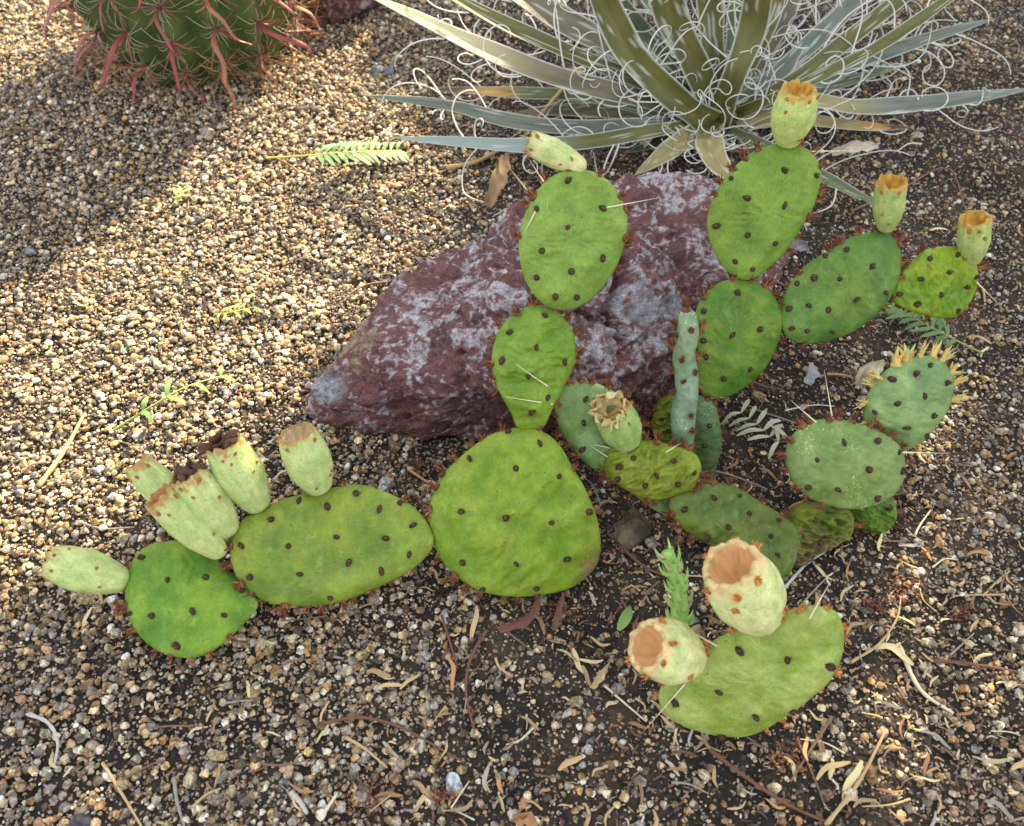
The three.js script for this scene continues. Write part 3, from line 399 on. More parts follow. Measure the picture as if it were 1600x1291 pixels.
  makeFruit(P, { seat: B.back(335, 850, 0.02), tip: [216, 728], w: 56, near: 0.15, ...cream });
  makeFruit(P, { seat: A.onPlane(202, 910), tip: [76, 878], w: 68, near: 0.25, top: 0.72, ...cream, cupc: [0.42, 0.28, 0.14], cupd: [0.3, 0.18, 0.08] });
}
{ // the tall pads in front of the boulder's right end
  const P = plantAt(at(1100, 755, 0), 'upright prickly pear with smooth green pads and three small fruits, right of the boulder');
  const L = makePad(P, { anchor: at(1100, 755, -0.004), n: [0.1, 0.55, 0.83], base: [1100, 756], t: 0.0085, dust: true, c1: [0.09, 0.18, 0.07], c2: [0.14, 0.25, 0.1], outline: [[1088, 618], [1112, 626], [1123, 655], [1126, 690], [1119, 725], [1105, 757], [1085, 745], [1075, 700], [1075, 650]], areoles: [[1101, 658], [1095, 690]] });
  const M = makePad(P, { anchor: L.onPlane(1105, 622), n: [0, 0.66, 0.75], base: [1106, 621], t: 0.008, ...G('deep'), wrinkle: 0.0003,
    outline: [[1150, 435], [1115, 447], [1090, 480], [1083, 530], [1085, 580], [1097, 616], [1125, 623], [1165, 606], [1200, 570], [1220, 525], [1221, 485], [1200, 452], [1178, 440]], areoles: [[1148, 457], [1098, 486], [1140, 522], [1182, 513], [1096, 531], [1100, 556], [1127, 590], [1168, 575]], spines: [[1100, 622, 1131, 620, 0.003]] });
  const N = makePad(P, { anchor: M.onPlane(1156, 435), n: [-0.05, 0.62, 0.78], base: [1157, 436], t: 0.0085, ...G('mid'), c1: [0.115, 0.225, 0.03], c2: [0.17, 0.28, 0.05], label: 'large smooth pad with a pale fruit on top',
    outline: [[1230, 225], [1190, 231], [1150, 258], [1122, 295], [1105, 345], [1112, 385], [1132, 420], [1155, 436], [1180, 434], [1215, 405], [1250, 360], [1275, 310], [1281, 265], [1265, 236]], areoles: [[1221, 267], [1140, 279], [1163, 310], [1221, 321], [1118, 353], [1165, 367], [1207, 380], [1146, 408], [1173, 420], [1271, 275]], spines: [[1265, 237, 1338, 236, 0.006]] });
  const O = makePad(P, { anchor: M.onPlane(1221, 490), n: [0.05, 0.66, 0.75], base: [1220, 492], t: 0.0088, ...G('deep'), c1: [0.07, 0.165, 0.035], c2: [0.115, 0.215, 0.05],
    outline: [[1380, 361], [1335, 369], [1290, 395], [1250, 425], [1226, 460], [1219, 500], [1230, 528], [1265, 538], [1305, 530], [1350, 508], [1385, 475], [1402, 435], [1407, 395], [1400, 370]], areoles: [[1317, 390], [1287, 400], [1268, 434], [1243, 443], [1303, 436], [1353, 416], [1258, 477], [1286, 483], [1331, 467], [1378, 457], [1230, 482], [1233, 512], [1256, 516], [1296, 518]] });
  const Pp = makePad(P, { anchor: O.onPlane(1399, 458), n: [0, 0.62, 0.78], base: [1397, 460], t: 0.0075, wrinkle: 0.0012, wscale: 0.7, ...G('yel'), c1: [0.13, 0.24, 0.018], c2: [0.235, 0.33, 0.028], label: 'small ribbed yellow-green pad at the right',
    outline: [[1480, 385], [1445, 392], [1418, 415], [1398, 445], [1393, 468], [1420, 485], [1455, 495], [1490, 497], [1512, 480], [1525, 450], [1525, 415], [1508, 393]], areoles: [[1446, 403], [1490, 397], [1433, 435], [1473, 424], [1504, 448], [1462, 459], [1429, 474], [1492, 485], [1403, 459], [1518, 432]], spines: [[1520, 440, 1560, 475, 0.0]] });
  makePad(P, { anchor: at(1040, 690, -0.002), n: [-0.2, 0.5, 0.84], base: [1042, 692], t: 0.007, wrinkle: 0.0012, ...G('yel'), c2: [0.24, 0.24, 0.03], label: 'shrivelled yellow pad', outline: [[1030, 625], [1050, 618], [1062, 640], [1060, 692], [1030, 692], [1018, 665]], areoles: [[1035, 650], [1048, 670]] });
  const gold = { c1: [0.3, 0.4, 0.14], c2: [0.4, 0.48, 0.2], cupc: [0.55, 0.3, 0.04], cupd: [0.3, 0.13, 0.02], scar: [0.55, 0.3, 0.05], teeth: 0.08 };
  makeFruit(P, { seat: N.onPlane(1228, 228), tip: [1248, 142], w: 66, near: 0.75, ...gold, c1: [0.36, 0.47, 0.17], c2: [0.45, 0.53, 0.2] });
  makeFruit(P, { seat: O.onPlane(1384, 361), tip: [1393, 286], w: 47, near: 0.8, ...gold, top: 0.95 });
  makeFruit(P, { seat: Pp.onPlane(1519, 411), tip: [1523, 343], w: 47, near: 0.8, ...gold, top: 0.95 });
}
let Hp, Ip;
{ // the tangle in the middle
  const P = plantAt(at(1270, 872, 0), 'tangled prickly pear of wrinkled olive and blue-green pads, one with a withered cream flower');
  const K = makePad(P, { anchor: at(1265, 876, -0.004), n: [0, 0.72, 0.69], base: [1262, 878], t: 0.017, wrinkle: 0.0026, wscale: 0.9, ...G('old'), c1: [0.1, 0.15, 0.02], c2: [0.19, 0.22, 0.03], cork: 0.05, label: 'gnarled old woody pad at the base', outline: [[1235, 800], [1260, 785], [1300, 790], [1330, 800], [1328, 835], [1300, 850], [1268, 872], [1240, 888], [1226, 850]], areoles: [[1262, 805], [1300, 812], [1270, 840]] });
  const I = Ip = makePad(P, { anchor: K.onPlane(1240, 850).addScaledVector(V(0, 0.72, 0.69), 0.012), n: [-0.05, 0.74, 0.67], base: [1243, 868], t: 0.0075, wrinkle: 0.0009, wscale: 0.6, ...G('old'), c1: [0.085, 0.135, 0.03], c2: [0.125, 0.175, 0.04], label: 'dull olive pad leaning left',
    outline: [[1044, 788], [1060, 766], [1100, 755], [1145, 759], [1190, 785], [1230, 810], [1252, 830], [1247, 865], [1226, 905], [1190, 896], [1140, 869], [1090, 841], [1055, 815]], areoles: [[1114, 776], [1068, 794], [1167, 799], [1135, 820], [1103, 837], [1202, 836], [1215, 811], [1167, 851], [1213, 865], [1155, 774]] });
  const H = Hp = makePad(P, { anchor: I.onPlane(1044, 778).addScaledVector(I.nrm, 0.006), n: [-0.1, 0.74, 0.66], base: [1046, 776], t: 0.0075, wrinkle: 0.0016, wscale: 0.7, ...G('old'), c1: [0.13, 0.185, 0.02], c2: [0.21, 0.25, 0.03], label: 'small shrivelled olive pad under the withered flower',
    outline: [[943, 715], [955, 695], [1000, 687], [1050, 695], [1085, 708], [1096, 730], [1086, 760], [1050, 777], [1010, 779], [965, 757], [945, 737]], areoles: [[1051, 718], [1025, 741], [1058, 755], [1008, 756], [1084, 738], [989, 713], [968, 729], [965, 747]], rimStep: 0.009, spines: [[955, 700, 915, 690, 0.01], [1040, 705, 1062, 690, 0.012]] });
  makePad(P, { anchor: I.back(1042, 796, 0.014), n: [0.12, 0.66, 0.74], base: [1040, 797], t: 0.0075, ...G('blue'), c1: [0.12, 0.225, 0.07], c2: [0.175, 0.285, 0.1], label: 'blue-green pad half hidden behind the withered flower',
    outline: [[885, 596], [868, 608], [865, 630], [876, 672], [905, 715], [945, 745], [985, 770], [1028, 800], [1046, 805], [1042, 765], [1022, 720], [1002, 668], [968, 618], [925, 597]], areoles: [[912, 621], [909, 658], [907, 699], [998, 668]], spines: [[890, 600, 855, 578, 0.0], [960, 720, 915, 690, 0.012]] });
  const J = makePad(P, { anchor: H.back(1072, 722, 0.02), n: [-0.1, 0.55, 0.83], base: [1072, 722], t: 0.0095, dust: true, c1: [0.24, 0.4, 0.24], c2: [0.34, 0.47, 0.31], label: 'narrow glaucous young pad standing upright', outline: [[1062, 488], [1074, 482], [1086, 488], [1092, 510], [1087, 550], [1092, 595], [1088, 645], [1083, 695], [1072, 724], [1056, 705], [1048, 655], [1055, 605], [1051, 560], [1057, 515]], faceKind: 'rim', areoles: [[1064, 559], [1056, 524], [1078, 512], [1054, 609], [1078, 644], [1085, 578], [1080, 668], [1066, 590]], ascale: 1.0, rimStep: 0.02 });
  // crown of rusty buds on the young pad, right-hand pair
  const Qp = makePad(P, { anchor: K.onPlane(1322, 800).addScaledVector(V(0, 0.72, 0.69), 0.02), n: [0.05, 0.72, 0.69], base: [1322, 794], t: 0.0095, dust: true, c1: [0.23, 0.36, 0.1], c2: [0.32, 0.44, 0.14], label: 'pale dusty oval pad at the right',
    outline: [[1300, 655], [1260, 662], [1235, 685], [1227, 715], [1238, 750], [1265, 778], [1310, 794], [1355, 793], [1395, 775], [1413, 745], [1412, 708], [1385, 680], [1345, 662]], areoles: [[1311, 689], [1269, 716], [1346, 730], [1300, 761], [1405, 734], [1366, 776], [1364, 687], [1400, 705], [1259, 760]], spines: [[1400, 705, 1478, 707, 0.006], [1300, 657, 1288, 578, 0.0], [1275, 660, 1235, 625, 0.0]], rimStep: 0.011 });
  makePad(P, { anchor: Qp.back(1388, 690, 0.012), n: [0.05, 0.62, 0.78], base: [1385, 706], t: 0.0085, ...G('blue'), c1: [0.15, 0.25, 0.085], c2: [0.23, 0.34, 0.12], faceKind: 'face', rimKind: 'leafy', label: 'young blue-green pad with golden bud scales along its rim',
    outline: [[1445, 556], [1400, 568], [1370, 595], [1352, 630], [1352, 670], [1370, 692], [1400, 707], [1430, 697], [1462, 665], [1485, 630], [1491, 595], [1475, 565]], areoles: [[1424, 581], [1387, 590], [1449, 569], [1473, 596], [1435, 615], [1391, 626], [1360, 641], [1449, 645], [1407, 664], [1441, 677]], rimStep: 0.011 });
  makePad(P, { anchor: at(1372, 832, -0.002), n: [0, 0.72, 0.69], base: [1350, 826], t: 0.011, wrinkle: 0.0015, ...G('deep'), outline: [[1330, 795], [1350, 775], [1392, 778], [1399, 808], [1378, 834], [1345, 826]], areoles: [[1383, 790]] });
  // the withered flower on its fruit
  const seat = H.onPlane(985, 702), fr = makeFruit(P, { seat, tip: [957, 640], w: 66, near: 0.35, top: 0.9, c1: [0.2, 0.32, 0.1], c2: [0.28, 0.4, 0.15], cup: 0.05, n: 9, label: 'green fruit carrying a withered cream flower' });
  const dep = seat.clone().sub(EYE).dot(FWD) - 0.022, c = ray(952, 640), cen = EYE.clone().addScaledVector(c, dep / c.dot(FWD)), bm = std({ vertexColors: true, roughness: 0.75 });
  const upw = V(-0.35, 0.75, 0.45).normalize(), sA = new THREE.Vector3().crossVectors(upw, V(0, 0, 1)).normalize(), sB = new THREE.Vector3().crossVectors(upw, sA);
  for (let k = 0; k < 16; k++) {
    const a = k * 2.4, out = sA.clone().multiplyScalar(Math.cos(a)).addScaledVector(sB, Math.sin(a)), l = rr(0.014, 0.024), p0 = cen.clone().addScaledVector(out, 0.005).addScaledVector(upw, -0.008), curl = rr(-0.4, 0.9);
    const g = strip([p0, p0.clone().addScaledVector(out, l * 0.35).addScaledVector(upw, l * 0.4), p0.clone().addScaledVector(out, l * (0.35 - curl * 0.3)).addScaledVector(upw, l * 0.8), p0.clone().addScaledVector(out, l * (0.45 - curl * 0.5)).addScaledVector(upw, l)], (t) => 0.0055 * Math.sin(Math.PI * clamp(0.15 + t * 0.8, 0, 1)) * (1 + 0.25 * Math.sin(t * 17 + k)), out, { seg: 9, across: 4, thick: 0.0006, fold: (t) => 0.5 * Math.sin(t * 9 + k), twist: rr(-1.2, 1.2), color: (t, s, p) => lin(0.62, 0.52, 0.27).lerp(lin(0.45, 0.3, 0.12), clamp(0.35 + noise(p.x * 200, p.y * 200, p.z * 200) * 0.6, 0, 1)) });
    g.translate(-P.position.x, -P.position.y, -P.position.z); part('petal', g, bm, fr);
  }
}
{ // the near pad with two big fruits
  const P = plantAt(at(1130, 1150, 0), 'single out-of-focus prickly pear pad with two large fruits nearest the camera');
  const U = makePad(P, { anchor: at(1140, 1152, 0.014), n: [-0.12, 0.52, 0.85], base: [1120, 1153], t: 0.0095, ...G('pale'), c1: [0.23, 0.32, 0.07], c2: [0.33, 0.4, 0.1], rimKind: 'orange', rscale: 0.85, faceKind: 'face', ascale: 1.15,
    outline: [[1029, 1085], [1060, 1045], [1105, 1010], [1150, 985], [1200, 968], [1230, 957], [1270, 946], [1305, 955], [1319, 985], [1316, 1025], [1290, 1065], [1240, 1110], [1190, 1146], [1140, 1153], [1085, 1140], [1045, 1118]],
    areoles: [[1153, 1004], [1227, 1019], [1293, 1029], [1121, 1068], [1177, 1103], [1236, 1102], [1060, 1128], [1127, 1148], [1054, 1088]], rimStep: 0.016, spines: [[1262, 958, 1300, 905, 0.0], [1120, 1005, 1040, 965, 0.0], [1070, 1060, 1005, 1128, 0.01]] });
  const f = { c1: [0.46, 0.53, 0.24], c2: [0.62, 0.62, 0.36], cupc: [0.6, 0.34, 0.13], cupd: [0.5, 0.28, 0.12], scar: [0.78, 0.52, 0.24], teeth: 0.07, cup: 0.34, akind: 'orange', ascale: 0.75 };
  makeFruit(P, { seat: U.onPlane(1196, 974), tip: [1142, 884], w: 112, near: 0.75, ...f });
  makeFruit(P, { seat: U.onPlane(1090, 1032), tip: [1012, 1010], w: 98, near: 0.7, ...f });
}
// ------------------------------------------------------------------ the thread-leaf yucca
const strandMat = std({ color: lin(0.55, 0.54, 0.5), roughness: 0.6 });
{
  const crownP = onGround(1112, 200), Y = new THREE.Group(); Y.position.copy(crownP);
  top('yucca', Y, 'yucca rosette of long olive leaves with curling white threads, at the top', 'yucca');
  const leafMat = new THREE.MeshPhysicalMaterial({ vertexColors: true, roughness: 0.5, specularIntensity: 0.75 });
  const TONE = { olive: [lin(0.085, 0.095, 0.016), lin(0.15, 0.135, 0.03)], grey: [lin(0.12, 0.105, 0.06), lin(0.19, 0.16, 0.095)], blue: [lin(0.11, 0.135, 0.1), lin(0.19, 0.215, 0.175)], green: [lin(0.09, 0.125, 0.045), lin(0.15, 0.18, 0.08)], straw: [lin(0.3, 0.25, 0.1), lin(0.42, 0.34, 0.15)], dark: [lin(0.04, 0.065, 0.025), lin(0.085, 0.11, 0.045)] };
  // [points (px, py, height)], width in px, tone, fold, number of threads, tip kind
  const leaves = [
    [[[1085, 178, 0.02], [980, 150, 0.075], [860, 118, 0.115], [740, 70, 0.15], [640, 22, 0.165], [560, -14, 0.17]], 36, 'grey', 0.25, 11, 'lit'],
    [[[1095, 178, 0.02], [1000, 130, 0.08], [880, 80, 0.12], [780, 35, 0.14], [690, -15, 0.15], [620, -60, 0.15]], 26, 'olive', 0.5, 9],
    [[[1090, 170, 0.02], [1000, 95, 0.09], [900, 45, 0.12], [800, -15, 0.14], [700, -80, 0.15]], 42, 'grey', 0.25, 9],
    [[[1110, 195, 0.02], [1050, 150, 0.07], [985, 85, 0.12], [945, 10, 0.17], [915, -90, 0.24], [890, -220, 0.32]], 50, 'olive', 0.3, 11],
    [[[1120, 180, 0.02], [1085, 100, 0.08], [1050, 30, 0.13], [1020, -70, 0.2], [990, -220, 0.3]], 52, 'olive', 0.25, 11],
    [[[1135, 180, 0.02], [1115, 90, 0.08], [1110, 10, 0.13], [1105, -100, 0.2], [1100, -260, 0.32]], 44, 'olive', 0.25, 9],
    [[[1118, 188, 0.02], [1150, 110, 0.08], [1176, 40, 0.12], [1190, -60, 0.19], [1200, -240, 0.3]], 46, 'olive', 0.3, 12],
    [[[1100, 165, 0.02], [1030, 80, 0.06], [960, 0, 0.1], [880, -90, 0.12]], 30, 'dark', 0.3, 6],
    [[[1120, 160, 0.02], [1010, 60, 0.05], [930, -20, 0.08], [860, -90, 0.1]], 30, 'dark', 0.4, 6],
    [[[1140, 160, 0.02], [1200, 70, 0.06], [1240, -10, 0.1], [1280, -110, 0.14]], 34, 'grey', 0.3, 7],
    [[[1130, 160, 0.02], [1150, 60, 0.06], [1155, -20, 0.1], [1160, -140, 0.16]], 34, 'green', 0.3, 6],
    [[[1150, 172, 0.02], [1240, 95, 0.07], [1320, 20, 0.1], [1400, -60, 0.12]], 32, 'blue', 0.35, 9],
    [[[1155, 178, 0.02], [1250, 120, 0.07], [1330, 60, 0.1], [1420, -10, 0.13], [1500, -70, 0.14]], 28, 'olive', 0.4, 9],
    [[[1150, 182, 0.02], [1250, 135, 0.075], [1370, 75, 0.11], [1480, 0, 0.14], [1560, -60, 0.15]], 20, 'olive', 0.5, 8],
    [[[1155, 185, 0.015], [1260, 135, 0.05], [1380, 85, 0.07], [1500, 45, 0.075], [1560, 28, 0.07]], 22, 'blue', 0.35, 8],
    [[[1155, 190, 0.012], [1250, 150, 0.03], [1350, 120, 0.03], [1425, 96, 0.02]], 18, 'green', 0.3, 4],
    [[[1150, 192, 0.015], [1250, 158, 0.045], [1340, 168, 0.04], [1460, 160, 0.035], [1620, 138, 0.02]], 27, 'blue', 0.25, 9, 'straw'],
    [[[1150, 198, 0.012], [1250, 188, 0.02], [1330, 196, 0.016], [1395, 200, 0.01], [1430, 198, 0.006]], 18, 'straw', 0.2, 4, 'burnt'],
    [[[1085, 180, 0.015], [1000, 170, 0.03], [930, 152, 0.03], [800, 145, 0.022], [660, 138, 0.01]], 20, 'green', 0.3, 6, 'burnt'],
    [[[1095, 190, 0.015], [1000, 196, 0.045], [900, 200, 0.04], [800, 190, 0.04], [700, 165, 0.05], [560, 148, 0.06]], 24, 'blue', 0.35, 8],
    [[[1095, 195, 0.015], [1020, 205, 0.05], [920, 222, 0.045], [820, 228, 0.04], [720, 222, 0.035], [600, 214, 0.03]], 24, 'olive', 0.3, 7, 'bluetip'],
    [[[1060, 185, 0.01], [960, 175, 0.012], [870, 172, 0.01], [790, 180, 0.006]], 24, 'grey', 0.1, 2],
    [[[1112, 200, 0.02], [1108, 222, 0.055], [1122, 258, 0.06], [1150, 285, 0.05], [1200, 330, 0.03]], 44, 'straw', 0.2, 8, 'olivebase'],
    [[[1140, 205, 0.015], [1210, 235, 0.04], [1290, 278, 0.03], [1390, 328, 0.008]], 20, 'green', 0.3, 5],
    [[[1095, 202, 0.015], [1060, 225, 0.035], [1025, 250, 0.025], [990, 275, 0.012]], 34, 'straw', 0.25, 6, 'olivebase'],
    [[[1075, 202, 0.012], [1030, 222, 0.015], [975, 240, 0.008]], 17, 'dark', 0.3, 2],
    [[[1150, 205, 0.012], [1175, 225, 0.03], [1180, 262, 0.02]], 24, 'olive', 0.3, 4],
    [[[1110, 165, 0.02], [1070, 70, 0.07], [1000, -30, 0.12], [950, -140, 0.16]], 30, 'green', 0.35, 7],
    [[[1130, 165, 0.02], [1180, 80, 0.07], [1215, -10, 0.12], [1250, -130, 0.18]], 32, 'olive', 0.35, 8],
    [[[1145, 168, 0.02], [1260, 70, 0.05], [1340, -10, 0.07], [1420, -90, 0.08]], 22, 'blue', 0.35, 7],
    [[[1075, 172, 0.015], [980, 105, 0.05], [880, 20, 0.08], [800, -60, 0.1]], 24, 'blue', 0.35, 8],
  ];
  leaves.forEach(([pp, wpx, tone, fold, nt, tip], li) => {
    const pts = pp.map((a) => at(...a).sub(crownP)), mid = pts[Math.floor(pts.length / 2)].clone().add(crownP), w = wpx * mid.clone().sub(EYE).dot(FWD) / F / 2;
    const toEye = EYE.clone().sub(mid).normalize(), dirH = pts[pts.length - 1].clone().sub(pts[0]).normalize(), nrm = toEye.clone().lerp(V(0, 1, 0), 0.35).projectOnPlane(dirH).normalize();
    const sh = (t) => Math.max(0.02, t < 0.12 ? lerp(1.15, 0.82, t / 0.12) : t < 0.45 ? lerp(0.82, 1, (t - 0.12) / 0.33) : (1 - ((t - 0.45) / 0.55) ** 2.2)) * w * (1 + 0.05 * Math.sin(t * 23 + li));
    const [c1, c2] = TONE[tone], sd = rnd() * 40, white = lin(0.55, 0.56, 0.52);
    const g = strip(pts, sh, nrm, { seg: 40, across: 12, thick: 0.0022, fold, twist: rr(-0.35, 0.35), color: (t, s, p) => {
      let c = c1.clone().multiplyScalar(0.72).lerp(c2.clone().multiplyScalar(0.78), clamp(0.5 + 0.55 * noise(t * 6, s * 1.2, sd) + 0.35 * noise(t * 3, s * 16, sd), 0, 1)).multiplyScalar(1 + 0.12 * noise(t * 20, s * 30, sd));
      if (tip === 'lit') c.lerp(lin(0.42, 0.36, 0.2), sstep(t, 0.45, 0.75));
      if (tip === 'straw') c.lerp(lin(0.27, 0.24, 0.1), 1 - sstep(t, 0.25, 0.5));
      if (tip === 'burnt') { c.lerp(lin(0.42, 0.24, 0.06), sstep(t + 0.06 * noise(t * 20, s * 4, sd), 0.62, 0.72)); c.lerp(lin(0.07, 0.03, 0.015), sstep(t + 0.05 * noise(t * 30, s * 6, sd), 0.78, 0.84) * 0.9); }
      if (tip === 'bluetip') c.lerp(lin(0.22, 0.27, 0.25), sstep(t, 0.4, 0.65));
      if (tip === 'olivebase') c.lerp(lin(0.12, 0.12, 0.02), 1 - sstep(t, 0.1, 0.45));
      if (Math.abs(s) > 0.9) c.lerp(white, 0.75); else if (noise(t * 5, s * 3.5, sd + 9) > 0.66 && t > 0.15) c.lerp(white, 0.5);
      return c; } });
    const leaf = part('leaf', g, leafMat, Y), curve = new THREE.CatmullRomCurve3(pts);
    for (let k = 0; k < nt * 1.35; k++) {
      const t = rr(0.06, 0.78), s = k % 2 ? 1 : -1, c = curve.getPointAt(t), tan = curve.getTangentAt(t), side = new THREE.Vector3().crossVectors(tan, nrm).normalize().multiplyScalar(s), p = c.clone().addScaledVector(side, sh(t) * 0.96).addScaledVector(nrm, fold * sh(t) * 0.9);
      const L = rr(0.03, 0.12), step = L / 14, axisR = nrm.clone().multiplyScalar(rr(0.4, 1) * (rnd() < 0.5 ? 1 : -1)).add(V(rr(-0.5, 0.5), rr(-0.5, 0.5), rr(-0.5, 0.5))).normalize(); let d = tan.clone().multiplyScalar(rr(0.3, 1)).addScaledVector(side, rr(0.3, 1)).addScaledVector(nrm, rr(0, 0.6)).normalize(), curl = rr(-0.1, 0.18), q = p.clone(); const fp = [q.clone()];
      for (let i = 0; i < 14; i++) { curl += rr(-0.05, 0.11); d.applyAxisAngle(axisR, clamp(curl, -0.2, 0.75)); q.addScaledVector(d, step); if (q.y + crownP.y < 0.004) q.y = 0.004 - crownP.y; fp.push(q.clone()); }
      part('thread', tube(fp, (u) => 0.00095 - 0.0004 * u, 4, 30), strandMat, leaf);
    }
  });
  // short stem under the rosette
  part('stem', tube([V(0, -0.03, -0.02), V(0, 0.012, -0.02), V(0, 0.03, -0.02)], (t) => 0.034 - 0.012 * t, 12, 6), std({ color: lin(0.16, 0.13, 0.05) }), Y);
}
// ------------------------------------------------------------------ the barrel cactus
{
  const foot = at(292, 128, 0), R = 0.15, HT = 0.36, B = new THREE.Group(); B.position.set(foot.x, 0, foot.z - 0.105);
  top('barrel_cactus', B, 'dark ribbed barrel cactus with red hooked spines, top left', 'cactus');
  const NR = 17, NU = NR * 14, NVv = 60, pos = [], idx = [], rad = (v) => R * (0.62 + 0.38 * Math.sin(Math.PI * clamp(v * 0.86 + 0.08, 0, 1)) ** 0.8) * (v > 0.8 ? Math.sqrt(Math.max(0.001, 1 - ((v - 0.8) / 0.2) ** 2)) * 0.75 + 0.25 * (1 - (v - 0.8) / 0.2) : 1);
  const ptB = (v, a) => { const ph = (a * NR / (Math.PI * 2)), k = Math.abs(ph - Math.round(ph)) * 2, r = rad(v) * (1 - 0.15 * k ** 1.3) * (1 + 0.015 * Math.cos(v * HT / 0.045 * Math.PI * 2) * (1 - k)); return V(Math.cos(a) * r, v * HT - 0.012, Math.sin(a) * r); };
  for (let j = 0; j <= NVv; j++) for (let i = 0; i < NU; i++) { const p = ptB(j / NVv, i / NU * Math.PI * 2); pos.push(p.x, p.y, p.z); }
  for (let j = 0; j < NVv; j++) for (let i = 0; i < NU; i++) { const a = j * NU + i, b = j * NU + (i + 1) % NU; idx.push(a, a + NU, b, b, a + NU, b + NU); }
  const g = new THREE.BufferGeometry(); g.setAttribute('position', new THREE.Float32BufferAttribute(pos, 3)); g.setIndex(idx); g.computeVertexNormals();
  paint(g, (x, y, z) => lin(0.035, 0.07, 0.018).lerp(lin(0.075, 0.11, 0.03), clamp(0.5 + noise(x * 30, y * 30, z * 30) * 0.7, 0, 1)));
  part('body', g, std({ vertexColors: true, roughness: 0.55 }), B);
  // spines, y outwards
  const red = [lin(0.22, 0.035, 0.035), lin(0.17, 0.04, 0.03), lin(0.26, 0.085, 0.05), lin(0.13, 0.04, 0.035)], spMat = std({ vertexColors: true, roughness: 0.5 });
  const ring = (c) => (t, s, p) => c.clone().multiplyScalar(1 + 0.2 * Math.sin(t * 60) + 0.1 * s).lerp(lin(0.55, 0.36, 0.2), sstep(t, 0.8, 1) * 0.5);
  const hooks = [0, 1, 2].map((k) => strip([V(0, 0, 0), V(0.004 * k, 0.018, -0.004), V(0.006 * (k - 1), 0.034, -0.014), V(0.01 * (k - 1), 0.042, -0.03), V(0.006 * (k - 1), 0.036, -0.042 - 0.004 * k)], (t) => 0.0021 * (1 - t ** 3 * 0.85), V(0, 0.3, 1), { seg: 12, across: 2, thick: 0.0013, fold: 0.2, color: ring(red[k]) }));
  const needles = [0, 1, 2, 3].map((k) => { const b = solid(cone(V(0, 0, 0), V(0, 0.034 + 0.006 * k, 0), 0.0015, 5), red[k]); return b; });
  const cushions = [0, 1, 2].map(() => { const l = [solid(new THREE.SphereGeometry(0.0045, 7, 5).scale(1, 0.5, 1.4), lin(0.06, 0.03, 0.02))]; for (let i = 0; i < 13; i++) { const a = i / 13 * 6.28 + rr(-0.2, 0.2), L = rr(0.02, 0.036), c = Math.cos(a), s = Math.sin(a), pale = pick([lin(0.45, 0.4, 0.3), lin(0.36, 0.27, 0.17), lin(0.5, 0.47, 0.38)]); l.push(solid(tube([V(c * 0.003, 0.001, s * 0.004), V(c * L * 0.5, 0.006 + rr(0, 0.004), s * L * 0.5), V(c * L + rr(-0.006, 0.006), rr(-0.002, 0.006), s * L + rr(-0.006, 0.006))], (t) => 0.0005 - 0.0003 * t, 3, 6), pale)); } return merge(l); });
  for (let r = 0; r < NR; r++) { const a = r / NR * Math.PI * 2; for (let j = 0; j < 7; j++) {
    const v = 0.1 + j * 0.135 + (r % 2) * 0.03; if (v > 0.97) continue; const p = ptB(v, a), nor = V(Math.cos(a), v > 0.7 ? (v - 0.7) * 2.5 : v < 0.25 ? -0.15 : 0, Math.sin(a)).normalize(), world = p.clone().add(B.position);
    const q = new THREE.Quaternion().setFromRotationMatrix(new THREE.Matrix4().makeBasis(new THREE.Vector3().crossVectors(nor, V(0, 1, 0)).normalize(), nor, V(0, 1, 0).projectOnPlane(nor).normalize()));
    const seen = nor.dot(EYE.clone().sub(world).normalize()) > -0.35, m = part('areole', pick(cushions), spMat, B); m.position.copy(p); m.quaternion.copy(q); m.userData.label = 'areole with pale bristles';
    const h = part('hooked_spine', pick(hooks), spMat, m); h.rotation.y = rr(-0.7, 0.7); h.scale.setScalar(rr(0.8, 1.35));
    if (seen) for (let k = 0; k < 4; k++) { const n = part('spine', pick(needles), spMat, m), aa = k * 1.57 + rr(0.4, 1.1), tl = rr(0.7, 1.25); n.rotation.set(Math.cos(aa) * tl, 0, Math.sin(aa) * tl); n.scale.setScalar(rr(0.75, 1.25)); }
  } }
  // rusty dead bristles round the foot
  const fuzz = []; for (let i = 0; i < 520; i++) { const a = rr(0, 6.28), r0 = rr(0.1, 0.15), p = V(Math.cos(a) * r0, rr(0.0, 0.05), Math.sin(a) * r0), d = V(Math.cos(a) + rr(-0.8, 0.8), rr(-0.3, 0.7), Math.sin(a) + rr(-0.8, 0.8)).normalize(), L = rr(0.02, 0.05); const e = p.clone().addScaledVector(d, L); e.y = Math.max(e.y, 0.001); fuzz.push(solid(cone(p, e, 0.0006, 3), pick([lin(0.36, 0.2, 0.07), lin(0.28, 0.12, 0.05), lin(0.42, 0.27, 0.11)]))); }
  const fz = part('dead_bristles', merge(fuzz), spMat, B); fz.userData.kind = 'stuff';
}
